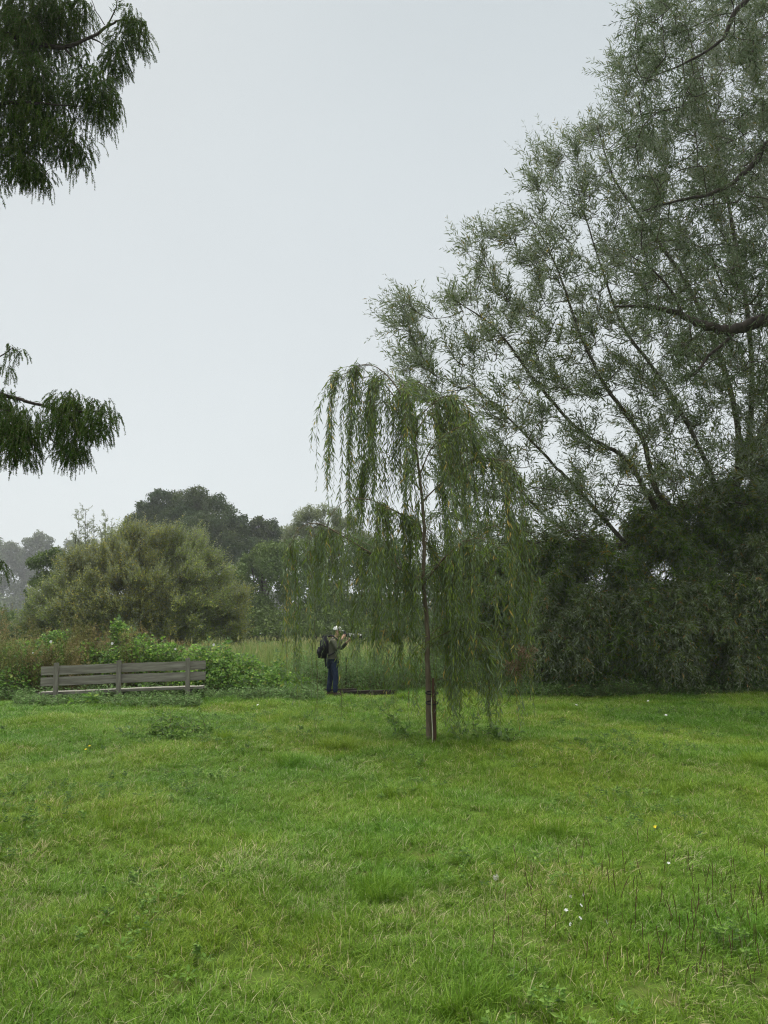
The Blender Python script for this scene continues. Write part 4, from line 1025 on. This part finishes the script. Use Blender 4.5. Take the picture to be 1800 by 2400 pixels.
# ------------------------------------------------------------------ photographer
def skinned(name, J, E, mat, parent, sub=2):
    """J: list of ((x,y,z), radius or (rx,ry)); E: edges; first joint is the root"""
    me = bpy.data.meshes.new(name + '_frame'); me.from_pydata([j[0] for j in J], E, [])
    o = bpy.data.objects.new(name + '_frame', me); COL.objects.link(o)
    sm = o.modifiers.new('skin', 'SKIN'); sm.use_smooth_shade = True
    sv = me.skin_vertices[0].data
    for i, j in enumerate(J):
        r = j[1] if isinstance(j[1], tuple) else (j[1], j[1])
        sv[i].radius = r; sv[i].use_root = (i == 0)
    ss = o.modifiers.new('sub', 'SUBSURF'); ss.levels = sub; ss.render_levels = sub
    dg = bpy.context.evaluated_depsgraph_get(); dg.update()
    m2 = bpy.data.meshes.new_from_object(o.evaluated_get(dg)); m2.name = name
    bpy.data.objects.remove(o)
    m2.materials.clear(); m2.materials.append(mat)
    for p in m2.polygons: p.use_smooth = True
    r = bpy.data.objects.new(name, m2); COL.objects.link(r); r.parent = parent
    return r
pf = gnd(779, 1629)
man = empty('person', (pf[0], pf[1], float(height(pf[0], pf[1]))), label='standing photographer in white cap, olive jacket and jeans, aiming a long lens rightwards', cat='person')
J = [((0, 0, .93), (.10, .12)), ((.0, 0, 1.10), (.10, .12)), ((.01, 0, 1.28), (.12, .16)), ((.04, 0, 1.42), (.08, .10)), ((.08, 0, 1.50), .052), ((.115, 0, 1.56), (.075, .065)), ((.125, 0, 1.64), (.095, .075)), ((.12, 0, 1.71), (.07, .06)),
     ((.03, -.17, 1.40), .062), ((.13, -.27, 1.20), .045), ((.25, -.12, 1.46), .030), ((.28, -.07, 1.53), .034),
     ((.03, .17, 1.40), .062), ((.20, .22, 1.19), .045), ((.38, .07, 1.38), .030), ((.44, .03, 1.43), .034),
     ((.02, -.10, .86), .085), ((.09, -.11, .50), .058), ((.08, -.12, .09), .036), ((.19, -.12, .05), (.024, .02)),
     ((-.02, .10, .86), .085), ((-.06, .12, .50), .058), ((-.11, .12, .09), .036), ((0, .12, .05), (.024, .02)),
     ((.20, 0, 1.60), .018)]
E = [(0, 1), (1, 2), (2, 3), (3, 4), (4, 5), (5, 6), (6, 7), (3, 8), (8, 9), (9, 10), (10, 11), (3, 12), (12, 13), (13, 14), (14, 15), (0, 16), (16, 17), (17, 18), (18, 19), (0, 20), (20, 21), (21, 22), (22, 23), (6, 24)]
# fingers: right hand round the grip, left hand cradling the lens from below
for (base, tips) in ((11, [((.31, -.055, 1.56), (.33, -.03, 1.565)), ((.315, -.06, 1.545), (.335, -.035, 1.545)), ((.315, -.06, 1.525), (.333, -.035, 1.522)), ((.31, -.06, 1.508), (.325, -.038, 1.50)), ((.26, -.05, 1.56), (.265, -.03, 1.575))]),
                     (15, [((.47, -.01, 1.43), (.475, -.05, 1.455)), ((.455, -.012, 1.425), (.455, -.055, 1.45)), ((.435, -.01, 1.42), (.432, -.052, 1.448)), ((.415, -.005, 1.42), (.41, -.045, 1.445)), ((.42, .05, 1.46), (.425, .055, 1.50))])):
    for a_, t_ in tips:
        J.append((a_, .0095)); J.append((t_, .008)); E.append((base, len(J) - 2)); E.append((len(J) - 2, len(J) - 1))
skinned('body', J, E, M['skin'], man)
jk = [((0, 0, .80), (.165, .19)), ((0, 0, .95), (.155, .185)), ((.0, 0, 1.08), (.135, .17)), ((.01, 0, 1.28), (.145, .185)), ((.035, 0, 1.42), (.10, .125)), ((.06, 0, 1.475), (.068, .072)),
      ((.03, -.18, 1.40), .080), ((.13, -.28, 1.19), .062), ((.235, -.14, 1.43), .044), ((.03, .18, 1.40), .080), ((.20, .23, 1.18), .062), ((.36, .09, 1.365), .044)]
skinned('jacket', jk, [(0, 1), (1, 2), (2, 3), (3, 4), (4, 5), (4, 6), (6, 7), (7, 8), (4, 9), (9, 10), (10, 11)], M['jacket'], man)
tr_ = [((0, 0, .92), (.14, .165)), ((.02, -.10, .83), .105), ((.09, -.11, .50), .078), ((.08, -.12, .08), .066), ((-.02, .10, .83), .105), ((-.06, .12, .50), .078), ((-.11, .12, .08), .066)]
skinned('trousers', tr_, [(0, 1), (1, 2), (2, 3), (0, 4), (4, 5), (5, 6)], M['jeans'], man)
for (x_, y_) in ((.08, -.12), (-.11, .12)):
    skinned('shoe', [((x_ - .06, y_, .055), .065), ((x_ + .05, y_, .055), .062), ((x_ + .17, y_, .045), (.048, .058))], [(0, 1), (1, 2)], M['shoe'], man)
# cap: crown dome and peak
bm = bmesh.new(); bmesh.ops.create_uvsphere(bm, u_segments=20, v_segments=12, radius=1)
for v in [v for v in bm.verts if v.co.z < -.05]: bm.verts.remove(v)
for v in bm.verts: v.co = Vector((v.co.x * .112 + .11, v.co.y * .09, v.co.z * .115 + 1.665))
me = bpy.data.meshes.new('cap'); bm.to_mesh(me); bm.free(); me.materials.append(M['cap'])
for p in me.polygons: p.use_smooth = True
capo = bpy.data.objects.new('cap', me); COL.objects.link(capo); capo.parent = man
md = capo.modifiers.new('thick', 'SOLIDIFY'); md.thickness = .006
b = Bag(); a = np.linspace(-1.25, 1.25, 13)
inn = np.stack([.11 + .105 * np.cos(a), .085 * np.sin(a), np.full(13, 1.672)], 1); outr = np.stack([.11 + .105 * np.cos(a) + .075 * np.cos(a) ** 2, .088 * np.sin(a), 1.668 - .02 * np.cos(a)], 1)
V = np.concatenate([inn, outr, inn - [0, 0, .006], outr - [0, 0, .006]]); ii = np.arange(12)[:, None]
b.add(V, np.concatenate([ii + [[0, 1, 14, 13]], ii + [[26, 39, 40, 27]], ii + [[13, 14, 40, 39]]]))
b.build('peak', [M['cap']], capo)

def rounded(name, c, s, mat, parent, sub=2, taper=0):
    bm = bmesh.new(); bmesh.ops.create_cube(bm, size=1)
    bmesh.ops.bevel(bm, geom=bm.edges[:], offset=.22, segments=3, affect='EDGES')
    for v in bm.verts:
        k_ = 1 - taper * (v.co.z + .5)
        v.co = Vector((v.co.x * s[0] * k_ + c[0], v.co.y * s[1] * k_ + c[1], v.co.z * s[2] + c[2]))
    me = bpy.data.meshes.new(name); bm.to_mesh(me); bm.free(); me.materials.append(mat)
    for p in me.polygons: p.use_smooth = True
    o = bpy.data.objects.new(name, me); COL.objects.link(o); o.parent = parent; return o
bk = empty('backpack', man.location, label='black rounded backpack worn on the back of the photographer', cat='backpack')
rounded('main_compartment', (-.22, 0, 1.24), (.24, .34, .58), M['black'], bk, taper=.15)
rounded('front_pocket', (-.345, 0, 1.10), (.12, .27, .28), M['black'], bk)
for sy in (-1, 1):
    b = Bag(); c = catmull([(-.12, sy * .10, 1.50), (-.02, sy * .13, 1.525), (.11, sy * .15, 1.44), (.155, sy * .14, 1.30), (.08, sy * .175, 1.12), (-.12, sy * .14, 1.02)], 5)
    tubes(b, c[None], np.full((1, len(c)), .018), 6); b.build('shoulder_strap', [M['black']], bk, smooth=True)
    b = Bag(); c = catmull([(-.2, sy * .12, .97), (-.19, sy * .13, .88), (-.17, sy * .13, .74)], 5)
    tubes(b, c[None], np.full((1, len(c)), .012), 6); b.build('hanging_strap', [M['black']], bk, smooth=True)

cm = empty('camera_with_long_lens', man.location, label='camera with long mottled telephoto lens held up by the photographer', cat='camera')
rounded('camera_body', (.285, 0, 1.555), (.09, .15, .11), M['black'], cm)
rounded('viewfinder', (.275, 0, 1.615), (.07, .06, .05), M['black'], cm)
ax0 = np.array([.32, 0, 1.545]); ax1 = np.array([.745, 0, 1.49])
def barrel(name, t0, t1, rr, mat, closed=True):
    b = Bag(); t = np.array([t0, t0 + .002, (t0 + t1) / 2, t1 - .002, t1]); c = ax0 + (ax1 - ax0) * t[:, None]
    tubes(b, c[None], np.array([[.001 if closed else rr[0], rr[0], (rr[0] + rr[1]) / 2, rr[1], rr[1] * .85]]), 20)
    return b.build(name, [mat], cm, smooth=True)
barrel('lens_mount', 0, .2, (.040, .045), M['black'])
barrel('lens_barrel', .2, .72, (.048, .066), M['camlens'])
barrel('lens_hood', .70, 1.0, (.072, .078), M['camlens'])
b = Bag(); c = ax0 + (ax1 - ax0) * np.array([.90, .905])[:, None]; tubes(b, c[None], np.array([[.066, .001]]), 20); b.build('front_glass', [M['black']], cm, smooth=True)

mp = gnd(809, 1619); e = empty('marker_pole', (mp[0], mp[1] + .3, 0), label='thin dark pole standing just right of the photographer', cat='pole')
b = Bag(); z = np.linspace(-.05, .86, 10); c = np.stack([.006 * np.sin(z * 3), 0 * z, z], 1); tubes(b, c[None], np.full((1, 10), .014), 8)
b.build('shaft', [M['sleeper']], e, smooth=True)
b = Bag(); c = np.array([[0, 0, .86], [0, 0, .875], [0, 0, .89]]) + [.003, 0, 0]; tubes(b, c[None], np.array([[.018, .02, .004]]), 8); b.build('cap', [M['sleeper']], e, smooth=True)

sl_ = gnd(800, 1628); sr_ = gnd(925, 1622)
e = empty('timber_edging', ((sl_[0] + sr_[0]) / 2, 19.75, 0), label='low dark timber edging lying at the lawn edge right of the photographer', cat='timber edging')
e.rotation_euler = (0, math.radians(-.8), math.radians(5))
plank('sleeper', (0, 0, .03), (1.45, .16, .13), M['sleeper'], e, 12, .006, .004)
plank('sleeper', (-.85, .9, .02), (1.2, .14, .12), M['sleeper'], e, 8, .006, .004)

# ------------------------------------------------------------------ flowers and stalks in the lawn
def bloom(name, label, group, px, py, kind, hgt=.10, r=.014, tilt=.3):
    p = gnd(px, py, hgt); base = (p[0], p[1], float(height(p[0], p[1])))
    e = empty(name, base, label=label, cat='flower', group=group)
    hgt = hgt - base[2]
    lx, ly = rng.normal(0, .02, 2)
    c = catmull([(-lx, -ly, 0), (-lx * .3, -ly * .2, hgt * .6), (0, 0, hgt)], 4); b = Bag(); tubes(b, c[None], np.full((1, len(c)), .0016), 4)
    b.build('stem', [M['greenstem']], e)
    nrm = unit(np.array([rng.normal(0, tilt), -.45, 1.]))
    u = unit(np.cross(nrm, [0, 1, .2])); v = np.cross(nrm, u); top = np.array([0, 0, hgt])
    if kind == 'clock':
        n = 80; D = unit(rng.normal(0, 1, (n, 3))); b = Bag(); leaves(b, top + D * r * .25, D, rng.normal(0, 1, (n, 3)), r * .85, .0012)
        leaves(b, top + D * r * .95, unit(np.cross(D, rng.normal(0, 1, (n, 3)))), D, r * .35, r * .22); b.build('seed_head', [M['fluff']], e)
        return e
    n = {'daisy': 16, 'campion': 5, 'hawkbit': 20, 'clover': 26}[kind]
    a = np.arange(n) / n * 6.283; b = Bag(); D = np.cos(a)[:, None] * u + np.sin(a)[:, None] * v
    if kind == 'clover': D = unit(rng.normal(0, 1, (n, 3)) + [0, 0, .4])
    wd = {'daisy': .0045, 'campion': r * .75, 'hawkbit': .004, 'clover': .005}[kind]
    leaves(b, np.tile(top, (n, 1)), D + nrm * .15, np.tile(nrm, (n, 1)) + rng.normal(0, .1, (n, 3)), r, wd, broad=.7)
    b.build('petals', [M['yellow'] if kind == 'hawkbit' else M['petal'] if kind != 'clover' else M['fluff']], e)
    if kind == 'daisy':
        b = Bag(); leaves(b, np.tile(top + nrm * .002, (8, 1)), np.cos(a[::2])[:, None] * u + np.sin(a[::2])[:, None] * v + nrm * .3, np.tile(nrm, (8, 1)), .005, .004); b.build('centre', [M['yellow']], e)
    return e
bloom('dandelion_clock', 'fluffy grey dandelion seed head on a leaning pale stem', None, 1162, 2056, 'clock', .14, .018)
dg_ = 'small white flowers dotted on the far lawn'
for px, py, lb in ((604, 1652, 'lone tiny white flower on the lawn between the bench and the man'), (1351, 1652, 'tiny white flower on the lawn below the dark thicket, nearest the weeping willow'),
                   (1519, 1643, 'tiny white flower highest up the lawn below the dark thicket'), (1561, 1676, 'tiny white flower on the lawn below the thicket, closest to the viewer of three')):
    bloom('white_flower', lb, dg_, px, py, 'campion', .15, .028)
bloom('white_flower', 'single small white flower among dark stalks near the right edge', 'white flowers in the near lawn', 1567, 2023, 'campion', .13, .012)
for px, py, lb in ((1327, 2133, 'left white flower of the little campion cluster'), (1362, 2122, 'uppermost white flower of the little campion cluster'), (1360, 2152, 'lower middle white flower of the little campion cluster'),
                   (1337, 2166, 'lowest white flower of the little campion cluster'), (1421, 2160, 'white flower set apart to the right of the campion cluster')):
    bloom('white_flower', lb, 'white flowers in the near lawn', px, py, 'campion', .12, .0115, 1.3)
for px, py, lb in ((1337, 2102, 'left cream seed head above the campion cluster'), (1368, 2098, 'right cream seed head above the campion cluster')):
    bloom('clover_head', lb, 'cream clover heads', px, py, 'clover', .12, .009)
for px, py, lb in ((210, 1748, 'yellow flower on the left lawn, the upper one of a pair'), (201, 1756, 'yellow flower on the left lawn, the lower one of a pair'), (1536, 1938, 'lone yellow flower on the right side of the lawn')):
    bloom('hawkbit', lb, 'yellow flowers in the lawn', px, py, 'hawkbit', .13, .017)
# dead plantain stalks, each a plant of its own, copied
protos = []
for q in range(4):
    b = Bag(); hh = .085 + .012 * q
    c = catmull([(0, 0, 0), (.004 * (q - 1), .003, hh * .5), (.012 * (q - 1.5), 0, hh)], 4)
    tubes(b, c[None], np.full((1, len(c)), .0013), 4); t = np.linspace(.55, 1, 6); hc = np.stack([np.interp(t, np.linspace(0, 1, len(c)), c[:, i]) for i in range(3)], 1)
    tubes(b, hc[None], np.array([[.0009, .0016, .0018, .0016, .0012, .0005]]), 6)
    protos.append(b.mesh('dead_stalk', [M['stalk']]))
for q in range(150):
    while True:
        px, py = rng.uniform(1130, 1830), rng.uniform(2000, 2330)
        if rng.random() < ((px - 1100) / 620) ** .9 and rng.random() < (1.15 - abs(py - 2150) / 260): break
    p = gnd(px, py); o = bpy.data.objects.new('dead_stalk', protos[q % 4]); COL.objects.link(o)
    o.location = (p[0], p[1], float(height(p[0], p[1])) + .01); o.rotation_euler = (rng.normal(0, .12), rng.normal(0, .12), rng.random() * 6.28)
    s = rng.uniform(.8, 1.35); o.scale = (s * 1.1, s * 1.1, s)
    tag(o, 'thin dark brown dead plantain stalk standing in the near right grass', 'stalk', 'dead plantain stalks in the near right grass')

# ------------------------------------------------------------------ haze
b = Bag(); x0, x1, y0, y1, z0, z1 = -400., 400., -80., 520., -1.5, 48.
V = [(x, y, z) for z in (z0, z1) for y in (y0, y1) for x in (x0, x1)]
b.add(V, [(0, 2, 3, 1), (4, 5, 7, 6), (0, 1, 5, 4), (1, 3, 7, 5), (3, 2, 6, 7), (2, 0, 4, 6)])
hm = mat_new('haze'); t = hm.node_tree; out = nd(t, 'OutputMaterial'); pv = nd(t, 'VolumePrincipled')
pv.inputs['Color'].default_value = (.97, .985, 1.0, 1); pv.inputs['Density'].default_value = .00055; pv.inputs['Anisotropy'].default_value = .3
t.links.new(pv.outputs[0], out.inputs['Volume'])
tag(b.build('haze', [hm]), 'thin pale haze over the meadow', 'haze', kind='stuff')
